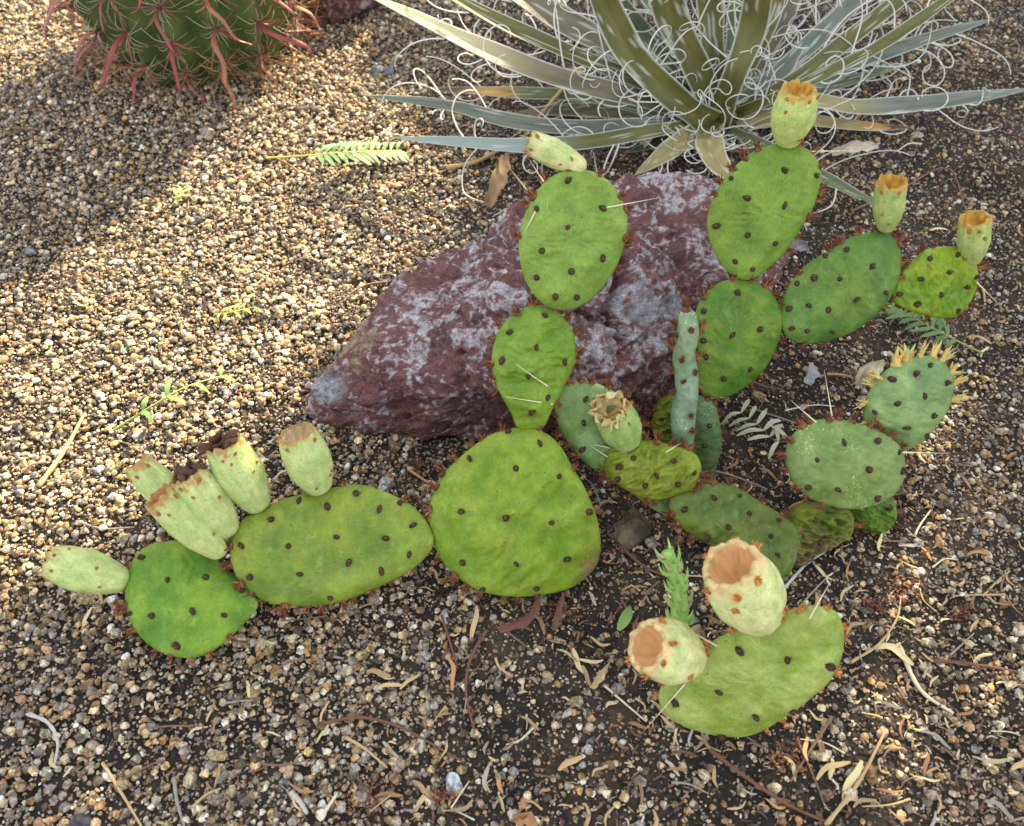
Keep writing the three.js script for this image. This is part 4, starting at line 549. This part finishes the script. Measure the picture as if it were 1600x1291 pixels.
// ------------------------------------------------------------------ pebbles, litter, sprigs
const zone = (px, py) => py < 150 && px < 560 ? 'beside the barrel cactus' : py < 330 && px > 560 && px < 1180 ? 'under the left yucca leaves' : py < 330 && px >= 1180 ? 'under the right yucca leaves' : px < 280 && py < 560 ? 'at the upper left edge' : px < 560 && py < 560 ? 'on open gravel left of the boulder' : px < 560 && py < 850 ? 'behind the pale fruits at left' : px < 430 ? (py < 1120 ? 'round the round end pad at left' : 'in the bottom left corner') : px < 720 ? (py < 1080 ? 'under the long olive pad' : 'at the bottom, left of centre') : px < 980 ? (py < 1080 ? 'below the broad yellow-green pad' : 'at the bottom centre') : px < 1250 ? (py < 900 ? 'among the tangled centre pads' : 'round the near pad') : py < 560 ? 'behind the small ribbed pad at right' : py < 860 ? 'beside the pale dusty oval pad' : py < 1080 ? 'right of the near pad' : 'in the bottom right corner';
function pebble(px, py, size, color, label, group, geo, sc) {
  const p = onGround(px, py), dep = p.clone().sub(EYE).dot(FWD), r = size * dep / F / 2, g = geo ?? pick(bigStones), m = new THREE.Mesh(g, std({ color, roughness: 0.8, map: grain, bumpMap: grainBump, bumpScale: 0.0008 }));
  m.position.set(p.x, p.y + r * 0.3, p.z); m.scale.set(r * (sc?.[0] ?? 1), r * (sc?.[1] ?? 0.85), r * (sc?.[2] ?? 1)); m.rotation.set(rr(-0.4, 0.4), rr(0, 6.28), rr(-0.4, 0.4)); top('pebble', m, label, 'pebble', group); return m;
}
pebble(592, 112, 20, lin(0.2, 0.25, 0.33), 'blue-grey pebble beside a second one, above the yucca leaf tips');
pebble(608, 114, 17, lin(0.16, 0.2, 0.28), 'smaller darker blue-grey pebble touching a larger one near the yucca');
pebble(470, 177, 26, lin(0.09, 0.055, 0.075), 'dark purple pebble between barrel cactus and yucca leaf tips');
pebble(322, 211, 34, lin(0.36, 0.3, 0.24), 'long tan-grey pebble below the barrel cactus', null, null, [1.4, 0.7, 0.7]);
pebble(300, 222, 20, lin(0.16, 0.1, 0.09), 'brown pebble beside the long tan-grey one');
pebble(50, 396, 26, lin(0.22, 0.22, 0.25), 'grey-blue stone on sunlit gravel at the left edge', null, null, [1.4, 0.8, 0.7]);
pebble(710, 1232, 34, lin(0.45, 0.5, 0.53), 'pale blue-white stone chip at the bottom centre', null, null, [1.3, 0.55, 0.8]);
pebble(1000, 1288, 18, lin(0.4, 0.42, 0.45), 'small whitish pebble at the bottom edge');
pebble(665, 1110, 24, lin(0.42, 0.37, 0.33), 'pinkish-white pebble in dark soil under the broad pad');
pebble(665, 1027, 20, lin(0.42, 0.44, 0.46), 'smooth grey-white pebble below the broad pad');
pebble(990, 835, 70, lin(0.13, 0.105, 0.055), 'brown lump of earth half buried behind the tiny seedling', null, null, [1, 0.6, 0.9]);
pebble(130, 1284, 36, lin(0.05, 0.055, 0.075), 'blackish stone at the bottom left edge');
pebble(298, 1222, 32, lin(0.5, 0.42, 0.27), 'blocky cream stone near the bottom, left of centre', null, null, [1.1, 0.8, 0.7]);
pebble(614, 702, 20, lin(0.42, 0.3, 0.16), 'tan pebble just in front of the maroon boulder');
pebble(602, 757, 24, lin(0.46, 0.48, 0.5), 'whitish stone behind the long olive pad', null, null, [1.3, 0.6, 0.8]);
const KINDS = [['tan', [0.42, 0.31, 0.17]], ['cream', [0.56, 0.48, 0.34]], ['orange-brown', [0.34, 0.19, 0.08]], ['grey', [0.27, 0.25, 0.23]], ['pinkish', [0.36, 0.27, 0.22]], ['white', [0.5, 0.48, 0.44]]];
{ // the largest of the loose pebbles
  const mats = KINDS.map(([, c]) => [0.8, 1, 1.2].map((k) => std({ color: lin(...c).multiplyScalar(k), roughness: 0.82, map: grain, bumpMap: grainBump, bumpScale: 0.0008 })));
  for (let n = 0, tries = 0; n < 285 && tries < 6000; tries++) {
    const px = rr(0, W), py = 60 + (HH - 60) * rnd() ** 0.6; if (rnd() > (px < 700 || px > 1200 ? 1 : 0.6)) continue;
    const p = onGround(px, py); if (p.distanceTo(at(860, 520, 0)) < 0.16) continue;
    const k = Math.floor(rnd() ** 1.35 * KINDS.length), r = 0.0028 + 0.0034 * rnd() ** 2.2, m = new THREE.Mesh(pick(bigStones), pick(mats[k]));
    m.position.set(p.x, p.y + r * 0.35, p.z); m.scale.set(r * rr(0.8, 1.3), r * rr(0.7, 1), r * rr(0.7, 1.1)); m.rotation.set(rr(-0.5, 0.5), rr(0, 6.28), rr(-0.5, 0.5));
    top('pebble', m, 'loose ' + KINDS[k][0] + ' pebble ' + zone(px, py), 'pebble', 'larger ' + KINDS[k][0] + ' pebbles in the gravel'); n++;
  }
}
const barkTone = { red: lin(0.13, 0.05, 0.03), brown: lin(0.15, 0.085, 0.05), grey: lin(0.23, 0.205, 0.175), tan: lin(0.4, 0.27, 0.13), pale: lin(0.52, 0.46, 0.34), orange: lin(0.4, 0.2, 0.085), silver: lin(0.36, 0.345, 0.315) };
const barkMat = Object.fromEntries(Object.entries(barkTone).map(([k, c]) => [k, std({ color: c, roughness: 0.85 })]));
function twig(poly, wpx, tone, label, group, lift = 0.004) {
  const p = poly.map(([x, y, h]) => onGround(x, y, h ?? lift)), dep = p[0].clone().sub(EYE).dot(FWD), r = wpx * dep / F / 2, b = p[0].clone(), q = p.map((v) => v.clone().sub(b));
  if (q.length === 2) q.splice(1, 0, q[0].clone().lerp(q[1], 0.5).add(V(rr(-0.002, 0.002), 0.001, rr(-0.002, 0.002))));
  const m = new THREE.Mesh(tube(q, (t) => r * (1 - 0.45 * t) * (1 + 0.14 * Math.sin(t * 31)), 6, (q.length - 1) * 7), barkMat[tone]); m.position.copy(b); return top('twig', m, label, 'twig', group);
}
twig([[500, 1132], [560, 1121], [620, 1134], [670, 1160], [725, 1192]], 6, 'red', 'long arched red-brown twig in soil below the broad pad');
twig([[690, 962], [705, 1010], [715, 1045]], 5, 'red', 'red-brown twig hanging just below the left of the broad pad');
twig([[760, 985], [735, 1030], [728, 1080], [738, 1130], [750, 1165]], 6, 'red', 'wavy red-brown twig running down below the broad pad');
twig([[540, 1152], [570, 1170], [605, 1200]], 6, 'tan', 'tan twig under the long arched red-brown one');
twig([[945, 1072], [975, 1098], [1010, 1128]], 4, 'pale', 'straight pale straw left of the near pad');
twig([[950, 832], [985, 868], [1015, 890], [1055, 905]], 6, 'red', 'red-brown twig arching behind the tiny seedling');
twig([[1110, 1172], [1180, 1225], [1240, 1262], [1300, 1288]], 7, 'red', 'long reddish twig under the near pad toward the bottom edge');
twig([[1245, 1155], [1270, 1210], [1290, 1262]], 4, 'brown', 'thin brown twig crossing the long reddish one');
twig([[1330, 1035], [1375, 1005], [1402, 965], [1408, 932]], 5, 'tan', 'tan twig right of the near pad');
twig([[45, 1116], [75, 1130], [90, 1160], [84, 1200]], 7, 'silver', 'pale grey curved stem on gravel at bottom left');
twig([[160, 1192], [190, 1240], [226, 1300]], 6, 'tan', 'orange-tan stick at the bottom left');
twig([[272, 1215], [276, 1250], [288, 1292]], 7, 'grey', 'grey stick beside the blocky cream stone');
twig([[455, 1238], [470, 1255], [480, 1272]], 11, 'silver', 'short thick blue-grey stick at the bottom');
twig([[498, 1282], [512, 1262], [527, 1240]], 8, 'pale', 'short pale stick at the bottom edge beside the blue-grey one');
twig([[912, 105, 0.05], [870, 150, 0.03], [836, 190, 0.012]], 9, 'tan', 'straight tan stalk leaning on the yucca leaves');
twig([[698, 262], [740, 254], [770, 240], [828, 208]], 8, 'tan', 'curved tan stick beside the fruit above the boulder');
twig([[300, 1262], [322, 1242], [345, 1232]], 5, 'tan', 'tan twig left of the blue-grey stick');
twig([[640, 735], [655, 745], [670, 755]], 6, 'orange', 'short orange twig between the boulder and the long olive pad');
twig([[60, 760], [100, 705], [130, 650]], 9, 'tan', 'tan stick on the sunlit gravel at the left');
twig([[120, 815], [160, 826], [210, 824]], 4, 'grey', 'thin grey twig above the leftmost fruit');
twig([[1290, 1290], [1340, 1225], [1385, 1140]], 8, 'tan', 'long tan stick at the bottom right');
twig([[1405, 1010, 0.002], [1440, 1080, 0.004], [1490, 1115]], 8, 'pale', 'bleached crooked stick right of the near pad');
twig([[1460, 1032], [1520, 1038], [1590, 1050]], 6, 'red', 'red-brown twig at the right edge');
twig([[1300, 1120], [1268, 1170], [1235, 1222]], 6, 'brown', 'brown twig in soil below the near pad');
twig([[1180, 640], [1240, 660], [1330, 690]], 3, 'grey', 'thin grey stem left of the dusty oval pad');
twig([[1090, 730], [1140, 742], [1200, 765]], 4, 'grey', 'thin grey stem between the tangle pads');
twig([[1290, 60], [1350, 110], [1420, 130]], 5, 'brown', 'brown stem under the right yucca leaves');
twig([[1330, 330], [1400, 300], [1480, 262], [1510, 330]], 4, 'brown', 'wiry brown stem looping right of the small fruits');
twig([[1240, 960], [1270, 925], [1300, 895]], 4, 'grey', 'grey twig behind the near pad');
twig([[1225, 920], [1262, 880], [1290, 862]], 6, 'silver', 'whitish twig beside the gnarled base pad');
// dry leaflets: slightly curled slips
const leafletTones = [['tan', [0.36, 0.24, 0.12]], ['orange', [0.33, 0.16, 0.065]], ['straw', [0.44, 0.36, 0.19]], ['brown', [0.17, 0.085, 0.05]], ['grey', [0.3, 0.26, 0.22]]];
const leafletGeo = [0, 1, 2, 3, 4, 5].map((k) => strip([V(0, 0, -0.5), V(0.06 * (k - 2), 0.03 + 0.02 * (k % 3), -0.15), V(0.05 * (k - 3), 0.05, 0.2), V(0, 0.02 * (k % 2), 0.5)], (t) => (0.062 + 0.012 * (k % 4)) * Math.sin(Math.PI * clamp(0.07 + t * 0.86, 0, 1)) ** 0.6, V(0, 1, 0), { seg: 7, across: 3, thick: 0.03, fold: 0.35 * (k % 3) - 0.2, twist: 0.3 * (k - 2.5) }));
const leafletMats = leafletTones.map(([, c]) => [0.75, 1, 1.2].map((k) => std({ color: lin(...c).multiplyScalar(k), roughness: 0.8 })));
function leaflet(p, len, k, yaw, label, group) { const m = new THREE.Mesh(pick(leafletGeo), pick(leafletMats[k])); m.position.copy(p); m.scale.setScalar(len); m.scale.x *= rr(0.8, 1.3); m.rotation.set(rr(-0.25, 0.25), yaw, rr(-0.4, 0.4)); return top('dry_leaflet', m, label, 'leaf', group); }
const litterAt = (px, py) => { let d = 0.16 + 0.84 * sstep(px, 620, 1000) * sstep(py, 500, 800); d = Math.max(d, 0.9 * sstep(px, 1300, 1450) * sstep(py, 330, 520)); if (py < 420 && px > 560) d = Math.max(d, 0.55); if (py > 1050 && px > 250) d = Math.max(d, 0.45); return d; };
{
  const dead = [[1060, 1130, 1062, 1165, 2], [1082, 1140, 1078, 1168, 4], [1098, 1145, 1085, 1175, 4], [870, 1015, 905, 1035, 2], [895, 1015, 912, 1050, 2], [910, 1040, 925, 1075, 0], [700, 1028, 706, 1078, 1], [775, 1205, 785, 1240, 1], [660, 1235, 690, 1250, 0], [735, 1000, 745, 950, 0], [560, 950, 590, 940, 2], [1365, 1012, 1425, 1042, 2], [1275, 1220, 1330, 1190, 0], [1320, 1250, 1345, 1190, 2]];
  for (const [a, b, c, d, k] of dead) { const p = onGround(a, b, 0.003), q = onGround(c, d, 0.003), v = q.clone().sub(p); leaflet(p.clone().lerp(q, 0.5), v.length(), k, Math.atan2(v.x, v.z), 'dry ' + leafletTones[k][0] + ' leaflet ' + zone(a, b), 'dry ' + leafletTones[k][0] + ' leaflets'); }
  for (let n = dead.length, t = 0; n < 292 && t < 8000; t++) {
    const px = rr(0, W), py = 150 + (HH - 150) * rnd() ** 0.75; if (rnd() > litterAt(px, py)) continue;
    const p = onGround(px, py, rr(0.002, 0.005)); if (p.distanceTo(at(860, 520, 0)) < 0.15) continue; const k = Math.floor(rnd() ** 1.3 * 5);
    leaflet(p, rr(0.008, 0.02), k, rr(0, 6.28), 'dry ' + leafletTones[k][0] + ' leaflet ' + zone(px, py), 'dry ' + leafletTones[k][0] + ' leaflets'); n++;
  }
  for (let n = 0, t = 0; n < 150 && t < 4000; t++) {
    const px = rr(0, W), py = 90 + (HH - 90) * rnd() ** 0.8; if (rnd() > litterAt(px, py) * 0.8 + 0.2) continue; const p = onGround(px, py); if (p.distanceTo(at(860, 520, 0)) < 0.15) continue;
    const a = rr(0, 6.28), L = rr(25, 80), tone = pick(['red', 'brown', 'brown', 'grey', 'tan', 'tan', 'pale']), j = () => rr(-8, 8);
    twig([[px, py], [px + Math.cos(a) * L * 0.5 + j(), py + Math.sin(a) * L * 0.3 + j()], [px + Math.cos(a) * L, py + Math.sin(a) * L * 0.6]], rr(2.2, 4.6), tone, 'thin ' + { red: 'red-brown', brown: 'brown', grey: 'grey', tan: 'tan', pale: 'pale' }[tone] + ' loose twig ' + zone(px, py), 'loose ' + tone + ' twigs', rr(0.002, 0.006)); n++;
  }
  // crumbled leaf litter, too fine to pick apart
  const cnt = 16000, im = new THREE.InstancedMesh(leafletGeo[1], std({ color: 0xffffff, roughness: 0.85 }), cnt + 1300), M = new THREE.Matrix4(), Q = new THREE.Quaternion(), S = new THREE.Vector3(), crumbs = [lin(0.3, 0.17, 0.075), lin(0.16, 0.07, 0.035), lin(0.1, 0.05, 0.03), lin(0.42, 0.32, 0.17), lin(0.2, 0.16, 0.13), lin(0.06, 0.04, 0.03)];
  let n = 0; for (let t = 0; n < cnt && t < 200000; t++) { const x = rr(-1.1, 1.1), z = rr(-1.5, -0.02), [px, py] = pix(V(x, 0, z)); if (rnd() > litterAt(clamp(px, 0, W), clamp(py, 0, HH)) * (0.5 + 0.5 * noise(x * 9, 2, z * 9))) continue; const s = rr(0.003, 0.009); M.compose(V(x, groundY(x, z) + rr(0.0005, 0.004), z), Q.setFromEuler(new THREE.Euler(rr(-0.6, 0.6), rr(0, 6.28), rr(-0.6, 0.6))), S.set(s * rr(0.5, 2.2), s, s)); im.setMatrixAt(n, M); im.setColorAt(n, pick(crumbs)); n++; }
  for (const [cx, cy, sp] of [[1410, 925, 26], [1365, 950, 18], [1500, 960, 20], [570, 1250, 34], [690, 1245, 22], [1230, 1190, 26], [650, 735, 14], [1310, 830, 18], [880, 960, 24]]) { const c = onGround(cx, cy), k = c.clone().sub(EYE).dot(FWD) / F; for (let i = 0; i < 130 && n < cnt + 1200; i++) { const x = c.x + (rnd() + rnd() + rnd() - 1.5) * sp * k * 1.2, z = c.z + (rnd() + rnd() + rnd() - 1.5) * sp * k, s = rr(0.0018, 0.0045); M.compose(V(x, groundY(x, z) + rr(0.001, 0.006), z), Q.setFromEuler(new THREE.Euler(rr(-1.2, 1.2), rr(0, 6.28), rr(-1.2, 1.2))), S.set(s * rr(1, 3), s * 1.5, s)); im.setMatrixAt(n, M); im.setColorAt(n, pick([lin(0.14, 0.04, 0.02), lin(0.09, 0.03, 0.018), lin(0.22, 0.075, 0.03)])); n++; } }
  im.count = n; im.name = 'leaf_litter'; im.userData = { kind: 'stuff', label: 'crumbled brown leaf litter on the soil', category: 'litter' }; scene.add(shadows(im));
}
// pinnate leaves
function frond(stem, n, lenPx, tones, label, o = {}) {
  const pts = stem.map(([x, y, h]) => onGround(x, y, h ?? 0.008)), b = pts[0].clone(), q = pts.map((p) => p.clone().sub(b)), g = new THREE.Group(); g.position.copy(b); top('fallen_leaf', g, label, 'leaf');
  const cv = new THREE.CatmullRomCurve3(q), dep = b.clone().sub(EYE).dot(FWD), L = lenPx * dep / F, mats = tones.map((c) => std({ color: lin(...c), roughness: 0.6 }));
  part('stalk', tube(q, (t) => (o.stalk ?? 0.0011) * (1 - 0.5 * t), 5, 16), std({ color: lin(...(o.stalkc ?? [0.24, 0.24, 0.06])), roughness: 0.7 }), g);
  for (let i = 0; i < n; i++) { const t = lerp(o.from ?? 0.3, 1, i / (n - 1)), c = cv.getPointAt(t), tan = cv.getTangentAt(t); for (const s of [-1, 1]) {
    if (o.gaps && rnd() < o.gaps) continue; const side = new THREE.Vector3().crossVectors(tan, V(0, 1, 0)).multiplyScalar(s), d = side.clone().addScaledVector(tan, o.lean ?? 0.55).normalize(), l = L * rr(0.85, 1.1) * (1 - 0.35 * Math.abs(i / (n - 1) - 0.45)), dr = rr(-0.15, 0.15);
    part('leaflet', strip([c, c.clone().addScaledVector(d, l * 0.5).add(V(0, 0.002, 0)), c.clone().addScaledVector(d, l).addScaledVector(tan, l * dr).add(V(0, rr(-0.004, 0.001), 0))], (u) => l * (o.wide ?? 0.11) * Math.sin(Math.PI * clamp(0.06 + u * 0.9, 0, 1)) ** 0.7, V(0, 1, 0), { seg: 6, across: 2, thick: 0.0006, fold: 0.25 }), pick(mats), g); } }
}
frond([[415, 247, 0.004], [480, 243, 0.02], [540, 238, 0.025], [620, 235, 0.012]], 13, 38, [[0.09, 0.18, 0.08], [0.13, 0.23, 0.1], [0.06, 0.13, 0.05]], 'green feathery leaf with a yellow stalk, above the boulder', { from: 0.45, stalkc: [0.4, 0.36, 0.05] });
frond([[1245, 688, 0.012], [1215, 690, 0.01], [1185, 665, 0.008], [1158, 645, 0.006]], 7, 42, [[0.3, 0.3, 0.2], [0.38, 0.36, 0.25]], 'faded grey-green feathery leaf left of the dusty oval pad', { from: 0.12, stalkc: [0.12, 0.08, 0.05], stalk: 0.0006, wide: 0.1, lean: 0.35 });
frond([[1535, 552, 0.006], [1490, 530, 0.016], [1440, 503, 0.018], [1395, 478, 0.012]], 10, 42, [[0.05, 0.12, 0.03], [0.08, 0.16, 0.045]], 'green feathery leaf under the small ribbed pad', { from: 0.3, stalkc: [0.22, 0.22, 0.06], gaps: 0.25 });
frond([[178, 672, 0.004], [235, 636, 0.02], [290, 605, 0.022], [345, 588, 0.012]], 4, 34, [[0.09, 0.19, 0.05], [0.14, 0.24, 0.06]], 'thin green sprig on the gravel at the left', { from: 0.3, stalkc: [0.25, 0.32, 0.06], gaps: 0.4, wide: 0.14 });
frond([[268, 322, 0.004], [278, 310, 0.014], [284, 296, 0.016]], 4, 20, [[0.28, 0.36, 0.1], [0.36, 0.4, 0.14]], 'tiny yellow-green sprig on the sunlit gravel', { from: 0.3, stalkc: [0.3, 0.34, 0.1] });
frond([[335, 492, 0.004], [362, 488, 0.012], [395, 480, 0.008]], 5, 20, [[0.3, 0.32, 0.06], [0.24, 0.3, 0.05]], 'tiny yellowish sprig left of the boulder', { from: 0.2, stalkc: [0.3, 0.3, 0.06] });
{ // broad dry leaves
  const dry = (poly, wpx, c, label, name = 'dead_leaf') => { const p = poly.map(([x, y, h]) => onGround(x, y, h)), b = p[0].clone(), w = wpx * b.clone().sub(EYE).dot(FWD) / F / 2; const m = new THREE.Mesh(strip(p.map((v) => v.clone().sub(b)), (t) => w * Math.sin(Math.PI * clamp(0.1 + t * 0.82, 0, 1)) ** 0.6 * (1 + 0.2 * Math.sin(t * 19)), V(0.1, 0.8, 0.55), { seg: 14, across: 5, thick: 0.0007, fold: 0.45, twist: 0.7, color: (t, s, q) => lin(...c).multiplyScalar(0.75 + 0.5 * clamp(0.5 + noise(t * 7, s * 1.5, wpx), 0, 1)) }), std({ vertexColors: true, roughness: 0.75 })); m.position.copy(b); top(name, m, label, 'leaf'); };
  dry([[762, 322, 0.006], [776, 285, 0.03], [792, 240, 0.03]], 24, [0.3, 0.18, 0.09], 'striped brown dead leaf standing beside the boulder');
  dry([[1030, 205, 0.01], [1012, 215, 0.02], [1002, 235, 0.01]], 20, [0.4, 0.35, 0.28], 'papery pale dead leaf under the yucca');
  dry([[780, 985, 0.006], [825, 965, 0.014], [845, 925, 0.02]], 16, [0.1, 0.035, 0.022], 'dark red-brown curled dead leaf under the broad pad');
  dry([[865, 985, 0.004], [872, 955, 0.014], [880, 925, 0.018]], 12, [0.1, 0.04, 0.028], 'narrow dark brown dead leaf under the broad pad');
  dry([[1335, 600, 0.008], [1355, 580, 0.03], [1380, 572, 0.02]], 30, [0.4, 0.36, 0.24], 'crumpled pale dead leaf behind the golden-budded pad');
  dry([[1260, 600, 0.006], [1268, 580, 0.014], [1262, 565, 0.01]], 22, [0.24, 0.24, 0.25], 'grey papery dead leaf left of the golden-budded pad');
  dry([[1230, 392, 0.006], [1245, 382, 0.012], [1262, 388, 0.008]], 18, [0.2, 0.18, 0.2], 'grey dead leaf between the upright pads');
  dry([[1300, 240, 0.006], [1330, 230, 0.016], [1372, 228, 0.008]], 16, [0.42, 0.36, 0.27], 'pale shrivelled leaf right of the top fruit');
  dry([[805, 1285, 0.006], [825, 1272, 0.02], [832, 1295, 0.01]], 26, [0.34, 0.16, 0.08], 'curled orange-brown dead leaf at the bottom edge');
  dry([[985, 745, 0.004], [1000, 722, 0.02], [1012, 705, 0.01]].map(([x, y, h]) => [x - 60, y + 330, h]), 14, [0.42, 0.3, 0.16], 'folded tan dead leaf left of the near pad');
}
{ // the small green shoot with scale leaves
  const b = onGround(1062, 985), g = new THREE.Group(); g.position.copy(b); top('cactus_seedling', g, 'tiny green shoot covered in pointed scale leaves, behind the near pad', 'seedling');
  const tip = at(1043, 862, 0.06).sub(b), c = new THREE.CatmullRomCurve3([V(0, -0.004, 0), tip.clone().multiplyScalar(0.5).add(V(0.003, 0.004, 0)), tip]);
  part('stem', tube([V(0, -0.004, 0), tip.clone().multiplyScalar(0.5).add(V(0.003, 0.004, 0)), tip], (t) => 0.0075 - 0.003 * t, 10, 16), std({ color: lin(0.26, 0.44, 0.1), roughness: 0.5 }), g);
  const mats = [[0.32, 0.5, 0.13], [0.42, 0.56, 0.19], [0.24, 0.42, 0.1], [0.4, 0.34, 0.18]].map((k) => std({ color: lin(...k), roughness: 0.5 }));
  for (let i = 0; i < 34; i++) { const t = 0.08 + i / 34 * 0.9, p = c.getPointAt(t), tan = c.getTangentAt(t), a = i * 2.4, s1 = new THREE.Vector3().crossVectors(tan, V(0, 0, 1)).normalize(), s2 = new THREE.Vector3().crossVectors(tan, s1), o = s1.multiplyScalar(Math.cos(a)).addScaledVector(s2, Math.sin(a)), r = 0.0072 - 0.003 * t, p0 = p.clone().addScaledVector(o, r * 0.7); part('scale_leaf', tube([p0, p0.clone().addScaledVector(o, 0.0042).addScaledVector(tan, 0.004), p0.clone().addScaledVector(o, 0.0062).addScaledVector(tan, 0.012)], (u) => 0.0021 * (1 - u) + 0.0002, 5, 5), pick(mats), g); }
  const l = top('fallen_leaf', new THREE.Mesh(strip([V(0, 0, 0), V(0.006, 0.006, -0.008), V(0.01, 0.004, -0.018)], (t) => 0.0042 * Math.sin(Math.PI * clamp(0.1 + t * 0.85, 0, 1)), V(0, 1, 0.3), { seg: 8, across: 3, thick: 0.0008, fold: 0.3 }), std({ color: lin(0.13, 0.22, 0.04), roughness: 0.5 })), 'small bright green leaf beside the left near fruit', 'leaf'); l.position.copy(onGround(966, 985, 0.006));
}
renderer.render(scene, camera);
